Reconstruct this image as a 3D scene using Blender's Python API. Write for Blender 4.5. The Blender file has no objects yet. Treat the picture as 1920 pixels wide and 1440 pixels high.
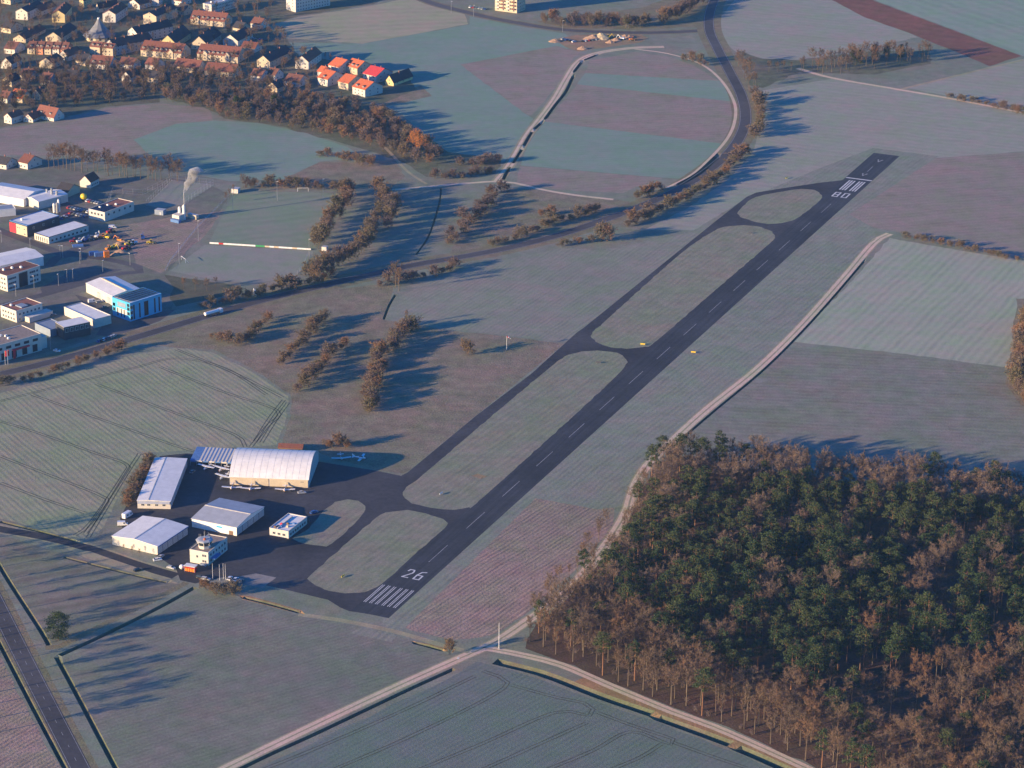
import bpy, bmesh, math, random
import numpy as np
from mathutils import Vector, Matrix
from mathutils.geometry import delaunay_2d_cdt

rnd = random.Random(7)
S = bpy.context.scene
COL = S.collection

# ------------------------------------------------------------------ camera
FOC, PITCH, ROLL, HCAM = 5205.3, 0.370737, 0.008527, 578.35     # survey of the airfield: focal px at 1920, pitch, roll, height m
_c, _s, _cr, _sr = math.cos(PITCH), math.sin(PITCH), math.cos(ROLL), math.sin(ROLL)
_RP = np.array([[1, 0, 0], [0, _s, _c], [0, _c, -_s]]) @ np.array([[_cr, -_sr, 0], [_sr, _cr, 0], [0, 0, 1]])
cam = bpy.data.cameras.new('camera')
cam.sensor_width = 36.0
cam.lens = FOC / 1920.0 * 36.0
cam.clip_start = 10.0
cam.clip_end = 20000.0
camo = bpy.data.objects.new('camera', cam)
COL.objects.link(camo)
_M = _RP @ np.diag([1, 1, -1])
_m4 = Matrix.Identity(4)
for i in range(3):
    for j in range(3):
        _m4[i][j] = float(_M[i, j])
_m4.translation = Vector((0, 0, HCAM))
camo.matrix_world = _m4
S.camera = camo

# ------------------------------------------------------------------ world, sun, exposure
SUN_EL = math.radians(12.2)
SHADOW_AZ = math.radians(62.5)            # shadows fall this way, from +Y towards +X
SUN_AZ = SHADOW_AZ + math.pi
W = bpy.data.worlds.new('World')
S.world = W
W.use_nodes = True
nt = W.node_tree
nt.nodes.clear()
sky = nt.nodes.new('ShaderNodeTexSky')
sky.sky_type = 'NISHITA'
sky.sun_disc = False
sky.sun_elevation = SUN_EL
sky.sun_rotation = SUN_AZ
sky.altitude = 200.0
sky.air_density = 1.0
sky.dust_density = 0.6
sky.ozone_density = 3.0
hs = nt.nodes.new('ShaderNodeHueSaturation')
hs.inputs['Saturation'].default_value = 1.9
hs.inputs['Hue'].default_value = 0.52
bgn = nt.nodes.new('ShaderNodeBackground')
bgn.inputs['Strength'].default_value = 0.135
outw = nt.nodes.new('ShaderNodeOutputWorld')
nt.links.new(sky.outputs[0], hs.inputs['Color'])
nt.links.new(hs.outputs[0], bgn.inputs[0])
nt.links.new(bgn.outputs[0], outw.inputs[0])
sun = bpy.data.lights.new('sun', 'SUN')
sun.energy = 5.0
sun.angle = math.radians(0.53)
sun.color = (1.0, 0.72, 0.43)
suno = bpy.data.objects.new('sun', sun)
COL.objects.link(suno)
_tosun = Vector((math.sin(SUN_AZ) * math.cos(SUN_EL), math.cos(SUN_AZ) * math.cos(SUN_EL), math.sin(SUN_EL)))
suno.rotation_euler = _tosun.to_track_quat('Z', 'Y').to_euler()
suno.location = (-300, 400, 400)
S.view_settings.view_transform = 'Standard'
S.view_settings.look = 'None'
S.view_settings.gamma = 1.0
S.view_settings.exposure = 1.1

# ------------------------------------------------------------------ survey helpers
def G(p):
    """map coordinates of a survey point (metres on the ground)"""
    d = np.array([(p[0] - 960) / FOC, (720 - p[1]) / FOC, 1.0])
    r = _RP @ d
    k = HCAM / -r[2]
    return Vector((r[0] * k, r[1] * k))
def smooth(pts, step=6.0, closed=False):
    """Catmull-Rom through map points"""
    P = [Vector(p) for p in pts]
    n = len(P)
    out = []
    rng = n if closed else n - 1
    for i in range(rng):
        if closed:
            a, b, c, d = P[(i - 1) % n], P[i], P[(i + 1) % n], P[(i + 2) % n]
        else:
            b, c = P[i], P[i + 1]
            a = P[i - 1] if i > 0 else b * 2 - c
            d = P[i + 2] if i + 2 < n else c * 2 - b
        k = max(1, int((c - b).length / step))
        for j in range(k):
            t = j / k
            out.append(0.5 * ((2 * b) + (c - a) * t + (2 * a - 5 * b + 4 * c - d) * t * t + (3 * b - a - 3 * c + d) * t ** 3))
    if not closed:
        out.append(P[-1])
    return out
def offset(line, w):
    """parallel line, w metres to the left"""
    out = []
    n = len(line)
    for i in range(n):
        t = (line[min(i + 1, n - 1)] - line[max(i - 1, 0)])
        t = t.normalized() if t.length > 1e-9 else Vector((1, 0))
        out.append(line[i] + Vector((-t.y, t.x)) * w)
    return out
def strip(line, wl, wr=None):
    wr = wl if wr is None else wr
    return offset(line, wl) + offset(line, -wr)[::-1]
def rough(poly, step=7.0, amp=0.5, seed=1):
    """outline with small natural wobble"""
    out = []
    n = len(poly)
    for i in range(n):
        a, b = Vector(poly[i]), Vector(poly[(i + 1) % n])
        k = max(1, min(80, int((b - a).length / step)))
        t = b - a
        nn = Vector((-t.y, t.x)).normalized() if t.length > 0 else Vector((0, 0))
        for j in range(k):
            q = a + t * (j / k)
            h = math.sin(q.x * 1.37 + q.y * 0.71 + seed) + math.sin(q.x * 0.33 - q.y * 0.52 + seed * 2.1)
            out.append(q + nn * (h * 0.5 * amp if j else 0))
    return out
def PX(*pts):
    return [G(p) for p in pts]

# ------------------------------------------------------------------ materials
MATS = {}
def _nodes(name):
    m = bpy.data.materials.new(name)
    m.use_nodes = True
    n = m.node_tree
    n.nodes.clear()
    o = n.nodes.new('ShaderNodeOutputMaterial')
    b = n.nodes.new('ShaderNodeBsdfPrincipled')
    n.links.new(b.outputs[0], o.inputs[0])
    return m, n, b
def _noise(n, scale, detail=3, co=None, rough_=0.6):
    t = n.nodes.new('ShaderNodeTexNoise')
    t.inputs['Scale'].default_value = scale
    t.inputs['Detail'].default_value = detail
    t.inputs['Roughness'].default_value = rough_
    if co is not None:
        n.links.new(co, t.inputs['Vector'])
    return t.outputs['Fac']
def _ramp(n, fac, stops):
    r = n.nodes.new('ShaderNodeValToRGB')
    e = r.color_ramp.elements
    while len(e) > 1:
        e.remove(e[-1])
    e[0].position = stops[0][0]
    e[0].color = stops[0][1]
    for p, c in stops[1:]:
        q = e.new(p)
        q.color = c
    n.links.new(fac, r.inputs[0])
    return r.outputs[0]
def _mix(n, fac, a, b, mode='MIX'):
    x = n.nodes.new('ShaderNodeMix')
    x.data_type = 'RGBA'
    x.blend_type = mode
    x.clamp_factor = True
    for s, v in ((x.inputs['Factor'], fac), (x.inputs['A'], a), (x.inputs['B'], b)):
        if hasattr(v, 'links') or isinstance(v, bpy.types.NodeSocket):
            n.links.new(v, s)
        else:
            s.default_value = v
    return x.outputs['Result']
def _math(n, op, a, b=None, c=None):
    x = n.nodes.new('ShaderNodeMath')
    x.operation = op
    for i, v in enumerate((a, b, c)):
        if v is None:
            continue
        if isinstance(v, bpy.types.NodeSocket):
            n.links.new(v, x.inputs[i])
        else:
            x.inputs[i].default_value = v
    return x.outputs[0]
def _c4(c, k=1.0):
    return (min(1, c[0] * k), min(1, c[1] * k), min(1, c[2] * k), 1)
def _bump(n, b, h, strength, dist):
    bp = n.nodes.new('ShaderNodeBump')
    bp.inputs['Strength'].default_value = strength
    bp.inputs['Distance'].default_value = dist
    n.links.new(h, bp.inputs['Height'])
    n.links.new(bp.outputs[0], b.inputs['Normal'])
def field_mat(name, col, col2=None, rows=None, row_gap=6.0, row_k=0.25, tram=None, tram_gap=24.0, mott=0.35, fine=0.35, bump=0.25, patch=0.0, patch_col=(0.2, 0.17, 0.12)):
    """open ground: frosted grass, winter crop or plough. rows and tram are compass angles (deg from +Y to +X)"""
    m, n, b = _nodes(name)
    b.inputs['Roughness'].default_value = 0.95
    b.inputs['Specular IOR Level'].default_value = 0.08
    co = n.nodes.new('ShaderNodeTexCoord').outputs['Object']
    col2 = col2 or tuple(x * 0.8 for x in col)
    col, col2, patch_col = [(q[0] * 1.33, q[1] * 1.355, q[2] * 1.19) for q in (col, col2, patch_col)]      # the wear below darkens again
    big = _noise(n, 0.012, 5, co, 0.65)
    mid = _noise(n, 0.11, 4, co, 0.65)
    fin = _noise(n, 0.9, 3, co, 0.7)
    c = _mix(n, _ramp(n, big, [(0.35, (0, 0, 0, 1)), (0.65, (1, 1, 1, 1))]), _c4(col), _c4(col2))
    if patch > 0:
        pn = _noise(n, 0.03, 5, co, 0.7)
        c = _mix(n, _math(n, 'MULTIPLY', _ramp(n, pn, [(0.5, (0, 0, 0, 1)), (0.66, (1, 1, 1, 1))]), patch), c, _c4(patch_col))
    c = _mix(n, 1.0, c, _ramp(n, mid, [(0.25, _c4((1, 1, 1), 1 - mott)), (0.75, (1, 1, 1, 1))]), 'MULTIPLY')
    c = _mix(n, 1.0, c, _ramp(n, fin, [(0.25, _c4((1, 1, 1), 1 - fine)), (0.7, (1, 1, 1, 1))]), 'MULTIPLY')
    # frost thins out in green and rusty patches of every size
    for sc_, lo_, hi_ in ((0.028, (0.90, 1.03, 0.86, 1), (1.10, 0.97, 0.99, 1)), (0.13, (0.94, 1.01, 0.92, 1), (1.03, 0.99, 1.01, 1))):
        c = _mix(n, 1.0, c, _ramp(n, _noise(n, sc_, 4, co, 0.7), [(0.36, lo_), (0.5, (0.98, 1.0, 0.96, 1)), (0.64, hi_)]), 'MULTIPLY')
    hgt = fin
    if rows is not None:
        sep = n.nodes.new('ShaderNodeSeparateXYZ')
        n.links.new(co, sep.inputs[0])
        a = math.radians(rows)
        # distance across the rows
        u = _math(n, 'ADD', _math(n, 'MULTIPLY', sep.outputs[0], math.cos(a)), _math(n, 'MULTIPLY', sep.outputs[1], -math.sin(a)))
        wob = _math(n, 'MULTIPLY', _math(n, 'SUBTRACT', _noise(n, 0.02, 2, co), 0.5), row_gap * 1.2)
        ph = _math(n, 'MULTIPLY', _math(n, 'ADD', u, wob), 2 * math.pi / row_gap)
        sn = _math(n, 'MULTIPLY_ADD', _math(n, 'SINE', ph), 0.5, 0.5)
        ph2 = _math(n, 'MULTIPLY', _math(n, 'ADD', u, wob), 2 * math.pi / (row_gap * 3.7))
        sn2 = _math(n, 'MULTIPLY_ADD', _math(n, 'SINE', ph2), 0.25, 0.75)
        brk = _math(n, 'MULTIPLY', _math(n, 'MULTIPLY', sn, sn2), _math(n, 'MULTIPLY_ADD', _noise(n, 0.06, 4, co), 1.4, -0.1))
        c = _mix(n, 1.0, c, _ramp(n, brk, [(0.0, (1, 1, 1, 1)), (1.0, _c4((1, 1, 1), 1 - row_k))]), 'MULTIPLY')
        hgt = _math(n, 'ADD', fin, _math(n, 'MULTIPLY', brk, 0.7))
    n.links.new(c, b.inputs['Base Color'])
    _bump(n, b, hgt, bump, 0.5)
    MATS[name] = m
    return m
def plain(name, col, var=0.15, scale=0.5, roughness=0.85, spec=0.2, metal=0.0, rand=0.0, bump=0.0):
    if name in MATS:
        return MATS[name]
    m, n, b = _nodes(name)
    b.inputs['Roughness'].default_value = roughness
    b.inputs['Specular IOR Level'].default_value = spec
    b.inputs['Metallic'].default_value = metal
    co = n.nodes.new('ShaderNodeTexCoord').outputs['Object']
    f = _noise(n, scale, 4, co, 0.65)
    c = _ramp(n, f, [(0.3, _c4(col, 1 - var)), (0.7, _c4(col, 1 + var * 0.4))])
    if rand > 0:
        oi = n.nodes.new('ShaderNodeObjectInfo')
        c = _mix(n, 1.0, c, _ramp(n, oi.outputs['Random'], [(0.0, _c4((1, 1, 1), 1 - rand)), (1.0, (1, 1, 1, 1))]), 'MULTIPLY')
    n.links.new(c, b.inputs['Base Color'])
    if bump > 0:
        _bump(n, b, f, bump, 0.1)
    MATS[name] = m
    return m
def twig_mat(name, cols, roughness=0.9):
    """bark and twigs; every plant takes its own tint"""
    m, n, b = _nodes(name)
    b.inputs['Roughness'].default_value = roughness
    b.inputs['Specular IOR Level'].default_value = 0.1
    oi = n.nodes.new('ShaderNodeObjectInfo')
    co = n.nodes.new('ShaderNodeTexCoord').outputs['Object']
    st = [(i / max(1, len(cols) - 1), _c4(c)) for i, c in enumerate(cols)]
    c = _ramp(n, oi.outputs['Random'], st)
    c = _mix(n, 1.0, c, _ramp(n, _noise(n, 0.9, 2, co), [(0.25, (0.6, 0.6, 0.6, 1)), (0.75, (1, 1, 1, 1))]), 'MULTIPLY')
    n.links.new(c, b.inputs['Base Color'])
    MATS[name] = m
    return m
def asphalt_mat(name, col, var=0.3, seal=0.25, along=None):
    m, n, b = _nodes(name)
    b.inputs['Roughness'].default_value = 0.85
    b.inputs['Specular IOR Level'].default_value = 0.2
    co = n.nodes.new('ShaderNodeTexCoord').outputs['Object']
    a = _noise(n, 0.02, 4, co, 0.6)
    d = _noise(n, 0.35, 5, co, 0.7)
    c = _ramp(n, a, [(0.3, _c4(col, 1 - var)), (0.7, _c4(col, 1 + var))])
    c = _mix(n, 1.0, c, _ramp(n, d, [(0.3, _c4((1, 1, 1), 1 - seal)), (0.65, (1, 1, 1, 1))]), 'MULTIPLY')
    if along is not None:
        # paving lanes, sealed joints and rubber drawn out along the direction of travel
        mp = n.nodes.new('ShaderNodeMapping')
        mp.inputs['Rotation'].default_value = (0, 0, math.radians(along))
        n.links.new(co, mp.inputs['Vector'])
        st = n.nodes.new('ShaderNodeMapping')
        st.inputs['Scale'].default_value = (0.45, 0.012, 1)
        n.links.new(mp.outputs[0], st.inputs['Vector'])
        c = _mix(n, 1.0, c, _ramp(n, _noise(n, 1.0, 4, st.outputs[0], 0.7), [(0.3, (0.62, 0.62, 0.62, 1)), (0.6, (1, 1, 1, 1)), (0.75, (1.0, 1.0, 1.0, 1))]), 'MULTIPLY')
        sp = n.nodes.new('ShaderNodeSeparateXYZ')
        n.links.new(mp.outputs[0], sp.inputs[0])
        jt = _math(n, 'ABSOLUTE', _math(n, 'SINE', _math(n, 'MULTIPLY', sp.outputs[0], math.pi / 4.9)))
        c = _mix(n, 1.0, c, _ramp(n, jt, [(0.0, (0.6, 0.6, 0.6, 1)), (0.07, (1, 1, 1, 1))]), 'MULTIPLY')
    n.links.new(c, b.inputs['Base Color'])
    _bump(n, b, d, 0.1, 0.05)
    MATS[name] = m
    return m

# ------------------------------------------------------------------ object helpers
def tag(o, label=None, cat=None, group=None, kind=None):
    if label: o['label'] = label
    if cat: o['category'] = cat
    if group: o['group'] = group
    if kind: o['kind'] = kind
    return o
def mesh(name, V, F, mat, parent=None, loc=None, mi=None, smooth_=False):
    me = bpy.data.meshes.new(name)
    me.from_pydata([tuple(v) for v in V], [], F)
    for m in (mat if isinstance(mat, (list, tuple)) else [mat]):
        me.materials.append(m)
    if mi is not None:
        me.polygons.foreach_set('material_index', mi)
    if smooth_:
        me.polygons.foreach_set('use_smooth', [True] * len(me.polygons))
    me.update()
    return link(name, me, parent, loc)
def link(name, me, parent=None, loc=None):
    o = bpy.data.objects.new(name, me)
    COL.objects.link(o)
    if parent is not None:
        o.parent = parent
    if loc is not None:
        o.location = loc
    return o
def thing(name, loc, rz, label, cat, group=None):
    o = bpy.data.objects.new(name, None)
    o.empty_display_size = 1
    COL.objects.link(o)
    o.location = (loc[0], loc[1], loc[2] if len(loc) > 2 else 0)
    o.rotation_euler = (0, 0, rz)
    return tag(o, label, cat, group)
class MB:
    """collects simple solids into one mesh"""
    def __init__(s):
        s.V, s.F, s.I = [], [], []
    def add(s, V, F, mi=0):
        k = len(s.V)
        s.V += [Vector(v) for v in V]
        s.F += [tuple(i + k for i in f) for f in F]
        s.I += [mi] * len(F)
        return s
    def box(s, x0, x1, y0, y1, z0, z1, mi=0):
        return s.add([(x0, y0, z0), (x1, y0, z0), (x1, y1, z0), (x0, y1, z0), (x0, y0, z1), (x1, y0, z1), (x1, y1, z1), (x0, y1, z1)],
                     [(0, 3, 2, 1), (4, 5, 6, 7), (0, 1, 5, 4), (1, 2, 6, 5), (2, 3, 7, 6), (3, 0, 4, 7)], mi)
    def prism(s, prof, a, b, axis='x', mi=0):
        """closed profile of (p, z) extruded along axis from a to b"""
        n = len(prof)
        if axis == 'x':
            V = [(a, p, z) for p, z in prof] + [(b, p, z) for p, z in prof]
        else:
            V = [(p, a, z) for p, z in prof] + [(p, b, z) for p, z in prof]
        F = [tuple(range(n)), tuple(range(2 * n - 1, n - 1, -1))]
        F += [(i, i + n, (i + 1) % n + n, (i + 1) % n) for i in range(n)]
        return s.add(V, F, mi)
    def cyl(s, x, y, z0, z1, r0, r1=None, n=10, mi=0):
        r1 = r0 if r1 is None else r1
        V = []
        for z, r in ((z0, r0), (z1, r1)):
            V += [(x + r * math.cos(2 * math.pi * i / n), y + r * math.sin(2 * math.pi * i / n), z) for i in range(n)]
        F = [tuple(range(n - 1, -1, -1)), tuple(range(n, 2 * n))] + [(i, (i + 1) % n, (i + 1) % n + n, i + n) for i in range(n)]
        return s.add(V, F, mi)
    def bar(s, a, b, r, r2=None, n=4, mi=0):
        a, b = Vector(a), Vector(b)
        r2 = r if r2 is None else r2
        t = (b - a).normalized()
        u = t.orthogonal().normalized()
        w = t.cross(u)
        V = []
        for p, q in ((a, r), (b, r2)):
            V += [p + (u * math.cos(2 * math.pi * i / n) + w * math.sin(2 * math.pi * i / n)) * q for i in range(n)]
        F = [tuple(range(n - 1, -1, -1)), tuple(range(n, 2 * n))] + [(i, (i + 1) % n, (i + 1) % n + n, i + n) for i in range(n)]
        return s.add(V, F, mi)
    def loft(s, rings, mi=0, cap=True):
        n = len(rings[0])
        V = [v for r in rings for v in r]
        F = []
        for k in range(len(rings) - 1):
            F += [(k * n + i, k * n + (i + 1) % n, (k + 1) * n + (i + 1) % n, (k + 1) * n + i) for i in range(n)]
        if cap:
            F += [tuple(range(n - 1, -1, -1)), tuple(range((len(rings) - 1) * n, len(rings) * n))]
        return s.add(V, F, mi)
    def build(s, name, mat, parent=None, loc=None, smooth_=False):
        o = mesh(name, s.V, s.F, mat, parent, loc, s.I if isinstance(mat, (list, tuple)) else None, smooth_)
        bm = bmesh.new()
        bm.from_mesh(o.data)
        bmesh.ops.recalc_face_normals(bm, faces=bm.faces)
        bm.to_mesh(o.data)
        bm.free()
        return o
def inside(p, poly):
    c = False
    n = len(poly)
    j = n - 1
    for i in range(n):
        a, b = poly[i], poly[j]
        if (a[1] > p[1]) != (b[1] > p[1]) and p[0] < (b[0] - a[0]) * (p[1] - a[1]) / (b[1] - a[1]) + a[0]:
            c = not c
        j = i
    return c

# ================================================================== THE GROUND
RUN_A, RUN_B = G((728.7, 1159)), G((1686.8, 292.6))         # right edge of the runway
RD = (RUN_B - RUN_A).normalized()
RN = Vector((-RD.y, RD.x))
RL, RW = (RUN_B - RUN_A).length, 19.7
def RWY(u, v):
    return RUN_A + RD * u + RN * v

field_mat('meadow', (0.25, 0.245, 0.24), (0.20, 0.21, 0.19), mott=0.3, fine=0.35, patch=0.5, patch_col=(0.27, 0.21, 0.17))
field_mat('runway grass', (0.27, 0.25, 0.22), (0.245, 0.24, 0.215), rows=28, row_gap=4.0, row_k=0.13, mott=0.3, patch=0.45, patch_col=(0.30, 0.235, 0.20))
field_mat('strip grass', (0.26, 0.255, 0.245), (0.23, 0.235, 0.23), rows=28, row_gap=3.4, row_k=0.15, mott=0.25, patch=0.35, patch_col=(0.27, 0.23, 0.21))
field_mat('north meadow', (0.245, 0.235, 0.225), (0.225, 0.215, 0.21), rows=28, row_gap=3.2, row_k=0.13, mott=0.2, fine=0.25)
field_mat('heath', (0.39, 0.275, 0.27), (0.33, 0.245, 0.24), rows=33, row_gap=2.6, row_k=0.2, mott=0.35, fine=0.45, bump=0.5)
field_mat('stubble', (0.245, 0.225, 0.22), (0.20, 0.20, 0.195), rows=55, row_gap=3.0, row_k=0.22, mott=0.3, patch=0.5, patch_col=(0.27, 0.215, 0.205))
field_mat('stubble north', (0.23, 0.215, 0.20), (0.24, 0.20, 0.19), rows=62, row_gap=9.0, row_k=0.35, mott=0.3, patch=0.3)
field_mat('winter crop', (0.15, 0.17, 0.185), (0.14, 0.165, 0.165), rows=40, row_gap=3.0, row_k=0.12, mott=0.15, fine=0.2)
field_mat('west crop', (0.305, 0.29, 0.235), (0.275, 0.27, 0.215), rows=-33, row_gap=3.2, row_k=0.08, mott=0.25, fine=0.25)
field_mat('east crop', (0.32, 0.32, 0.29), (0.30, 0.30, 0.28), rows=26, row_gap=5.2, row_k=0.2, mott=0.12, fine=0.2)
field_mat('east meadow', (0.225, 0.225, 0.225), (0.255, 0.225, 0.22), rows=95, row_gap=5.0, row_k=0.18, mott=0.3, patch=0.4)
field_mat('mauve field', (0.30, 0.23, 0.235), (0.265, 0.22, 0.225), rows=75, row_gap=6.0, row_k=0.14, mott=0.2, patch=0.3)
field_mat('teal field', (0.195, 0.245, 0.235), (0.18, 0.23, 0.22), rows=80, row_gap=5.0, row_k=0.08, mott=0.12, fine=0.15)
field_mat('far teal', (0.23, 0.275, 0.25), (0.215, 0.26, 0.25), rows=150, row_gap=14.0, row_k=0.14, mott=0.12, fine=0.15)
field_mat('beige field', (0.34, 0.295, 0.235), (0.31, 0.27, 0.225), rows=80, row_gap=14.0, row_k=0.14, mott=0.12, fine=0.15)
field_mat('plough', (0.27, 0.125, 0.11), (0.23, 0.11, 0.10), rows=118, row_gap=4.0, row_k=0.4, mott=0.3, fine=0.4, bump=0.6)
field_mat('pale field', (0.27, 0.27, 0.265), (0.285, 0.255, 0.25), rows=110, row_gap=9.0, row_k=0.1, mott=0.15, fine=0.2)
field_mat('rough grass', (0.32, 0.25, 0.215), (0.26, 0.225, 0.195), mott=0.45, fine=0.5, bump=0.5, patch=0.7, patch_col=(0.3, 0.22, 0.18))
field_mat('pitch grass', (0.21, 0.23, 0.195), (0.20, 0.225, 0.20), rows=70, row_gap=11.0, row_k=0.12, mott=0.12, fine=0.2)
field_mat('training pitch', (0.245, 0.235, 0.235), (0.235, 0.23, 0.23), mott=0.15, fine=0.2)
field_mat('bank grass', (0.42, 0.25, 0.15), (0.36, 0.22, 0.14), mott=0.35, fine=0.45, bump=0.5)
field_mat('verge', (0.27, 0.215, 0.165), (0.24, 0.21, 0.165), mott=0.4, fine=0.45, bump=0.5)
field_mat('ditch grass', (0.15, 0.14, 0.11), (0.13, 0.13, 0.10), mott=0.4, fine=0.4, bump=0.3)
field_mat('forest floor', (0.17, 0.10, 0.085), (0.13, 0.085, 0.075), mott=0.5, fine=0.5, bump=0.6)
field_mat('garden', (0.17, 0.17, 0.135), (0.19, 0.17, 0.145), mott=0.5, fine=0.4, bump=0.4)
field_mat('yard', (0.22, 0.20, 0.195), (0.18, 0.17, 0.17), mott=0.4, fine=0.3, bump=0.2)
field_mat('earth', (0.36, 0.235, 0.17), (0.30, 0.20, 0.15), mott=0.4, fine=0.3, bump=0.5)
field_mat('gravel track', (0.62, 0.45, 0.40), (0.57, 0.42, 0.38), mott=0.2, fine=0.3, bump=0.3)
field_mat('worn grass', (0.36, 0.30, 0.235), (0.32, 0.28, 0.225), mott=0.3, fine=0.3)
field_mat('tyre track', (0.14, 0.14, 0.125), (0.12, 0.125, 0.115), mott=0.5, fine=0.4)
asphalt_mat('runway asphalt', (0.060, 0.063, 0.072), along=math.degrees(math.atan2(RD.x, RD.y)))
asphalt_mat('apron asphalt', (0.062, 0.060, 0.066), 0.4, 0.35)
asphalt_mat('road asphalt', (0.088, 0.082, 0.086))
asphalt_mat('street asphalt', (0.12, 0.11, 0.11))
asphalt_mat('paving', (0.23, 0.21, 0.195))
plain('white paint', (0.62, 0.62, 0.62), 0.25, 0.6)
plain('worn paint', (0.36, 0.36, 0.37), 0.5, 0.5)

REG = []          # (object name, material, outline) later entries lie over earlier ones
def area(name, mat, poly, wob=0.0):
    REG.append((name, mat, rough(poly, 7.0, wob, len(REG)) if wob else poly))
def apx(name, mat, pts, wob=0.8, sm=False):
    p = PX(*pts)
    area(name, mat, rough(smooth(p, 6, True), 3.0, 0.5, 4) if sm else p, 0 if sm else wob)

# --- fields far to near
apx('frost_field', 'pale field', [(1345, 40), (1400, -30), (1540, -30), (1720, 70), (1650, 85), (1560, 110), (1480, 125), (1395, 110), (1360, 80)])
apx('ploughed_field', 'plough', [(1505, -30), (1590, -30), (1640, 2), (1915, 105), (1855, 124), (1790, 96), (1700, 60), (1620, 32)], 0.6)
apx('crop_field', 'far teal', [(1595, -30), (2000, -30), (2000, 95), (1918, 105), (1645, 2)])
apx('frost_field', 'pale field', [(1700, 165), (1860, 124), (2000, 90), (2000, 200), (1925, 212), (1810, 186)])
apx('frost_field', 'pale field', [(1425, 170), (1560, 148), (1680, 168), (1800, 190), (2000, 228), (2000, 278), (1760, 296), (1690, 300), (1640, 286), (1560, 330), (1470, 350), (1390, 378), (1300, 432), (1210, 430), (1290, 390), (1360, 340), (1410, 290), (1428, 225)])
apx('mauve_field', 'mauve field', [(1592, 402), (1640, 350), (1692, 300), (1760, 296), (2000, 280), (2000, 495), (1920, 484), (1760, 455), (1670, 432), (1640, 428)])
apx('crop_field', 'east crop', [(1668, 446), (1780, 466), (1990, 500), (1990, 700), (1880, 688), (1700, 664), (1480, 640), (1540, 585), (1600, 525)])
apx('east_meadow', 'east meadow', [(1470, 650), (1700, 668), (1890, 692), (2000, 700), (2000, 960), (1700, 935), (1450, 905), (1290, 870), (1270, 830), (1340, 768), (1430, 690)])
# strips by the curved track
apx('mauve_field', 'mauve field', [(1105, 114), (1190, 97), (1254, 106), (1300, 122), (1345, 150), (1350, 153), (1097, 136)])
apx('teal_field', 'teal field', [(1097, 137), (1350, 152), (1368, 172), (1378, 191), (1082, 158)], 0.5)
apx('mauve_field', 'mauve field', [(1082, 158), (1378, 191), (1380, 233), (1359, 270), (1021, 228), (1056, 190)], 0.5)
apx('teal_field', 'teal field', [(1021, 228), (1359, 270), (1320, 305), (1277, 335), (1242, 333), (977, 310), (990, 270)], 0.5)
apx('mauve_field', 'mauve field', [(975, 311), (1242, 334), (1205, 345), (1167, 362), (1044, 356), (968, 342)], 0.5)
apx('teal_field', 'teal field', [(540, 80), (680, 82), (880, 46), (880, 30), (960, 47), (1060, 63), (1075, 78), (1060, 95), (863, 121), (986, 214), (1000, 222), (962, 285), (945, 305), (900, 300), (840, 290), (800, 262), (755, 215), (715, 195), (780, 168), (770, 150), (640, 115), (560, 105)])
apx('beige_field', 'beige field', [(505, 50), (560, 32), (700, 10), (785, -8), (870, 22), (878, 45), (680, 82), (600, 76), (540, 72)])
apx('mauve_field', 'mauve field', [(863, 121), (1044, 86), (1088, 98), (1073, 111), (1056, 146), (1020, 190), (997, 216), (986, 214)], 0.5)
apx('allotment', 'rough grass', [(700, 182), (790, 160), (810, 180), (760, 192), (720, 200)])
# west side
apx('valley_meadow', 'teal field', [(250, 262), (330, 232), (400, 226), (480, 230), (575, 250), (650, 275), (680, 296), (600, 303), (560, 322), (530, 336), (430, 340), (350, 322), (280, 290)])
apx('valley_meadow', 'mauve field', [(-60, 250), (100, 227), (200, 203), (300, 194), (392, 203), (400, 226), (330, 232), (250, 262), (290, 300), (100, 292), (-60, 290)])
apx('allotments', 'rough grass', [(530, 338), (600, 303), (660, 305), (740, 300), (760, 330), (735, 352), (650, 356), (480, 352)])
apx('sports_pitch', 'pitch grass', [(437, 365), (470, 358), (640, 363), (652, 372), (612, 450), (588, 468), (392, 455)], 0)
apx('training_pitch', 'training pitch', [(384, 459), (588, 471), (572, 500), (556, 516), (480, 532), (400, 524), (318, 508)], 0)
apx('shaded_meadow', 'meadow', [(745, 362), (840, 352), (925, 345), (945, 352), (900, 395), (836, 452), (780, 486), (690, 520), (640, 522), (730, 440)])
apx('rough_meadow', 'rough grass', [(960, 352), (1060, 362), (1180, 378), (1180, 388), (1050, 430), (960, 455), (840, 478), (860, 440), (910, 395)])
apx('north_meadow', 'north meadow', [(738, 586), (752, 556), (800, 528), (870, 505), (1030, 470), (1050, 465), (1126, 470), (1300, 434), (1344, 416), (1094, 617), (1068, 642), (960, 630), (832, 616), (770, 606)])
apx('rough_meadow', 'rough grass', [(240, 640), (380, 602), (600, 548), (730, 530), (738, 545), (720, 600), (770, 608), (832, 618), (960, 632), (1060, 645), (997, 700), (892, 780), (760, 888), (700, 880), (600, 850), (525, 838), (545, 780), (545, 740), (470, 690), (400, 655), (330, 652)])
apx('crop_field', 'west crop', [(-60, 752), (60, 722), (130, 700), (240, 668), (330, 652), (395, 660), (470, 695), (540, 742), (538, 780), (518, 834), (430, 842), (280, 848), (258, 872), (226, 925), (196, 985), (172, 1012), (100, 1000), (0, 972), (-60, 962)])
apx('stubble_field', 'stubble north', [(-60, 1010), (20, 1008), (110, 1036), (250, 1075), (320, 1088), (335, 1094), (300, 1122), (200, 1162), (104, 1205), (70, 1172), (20, 1090), (-10, 1040), (-60, 960)])
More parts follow.
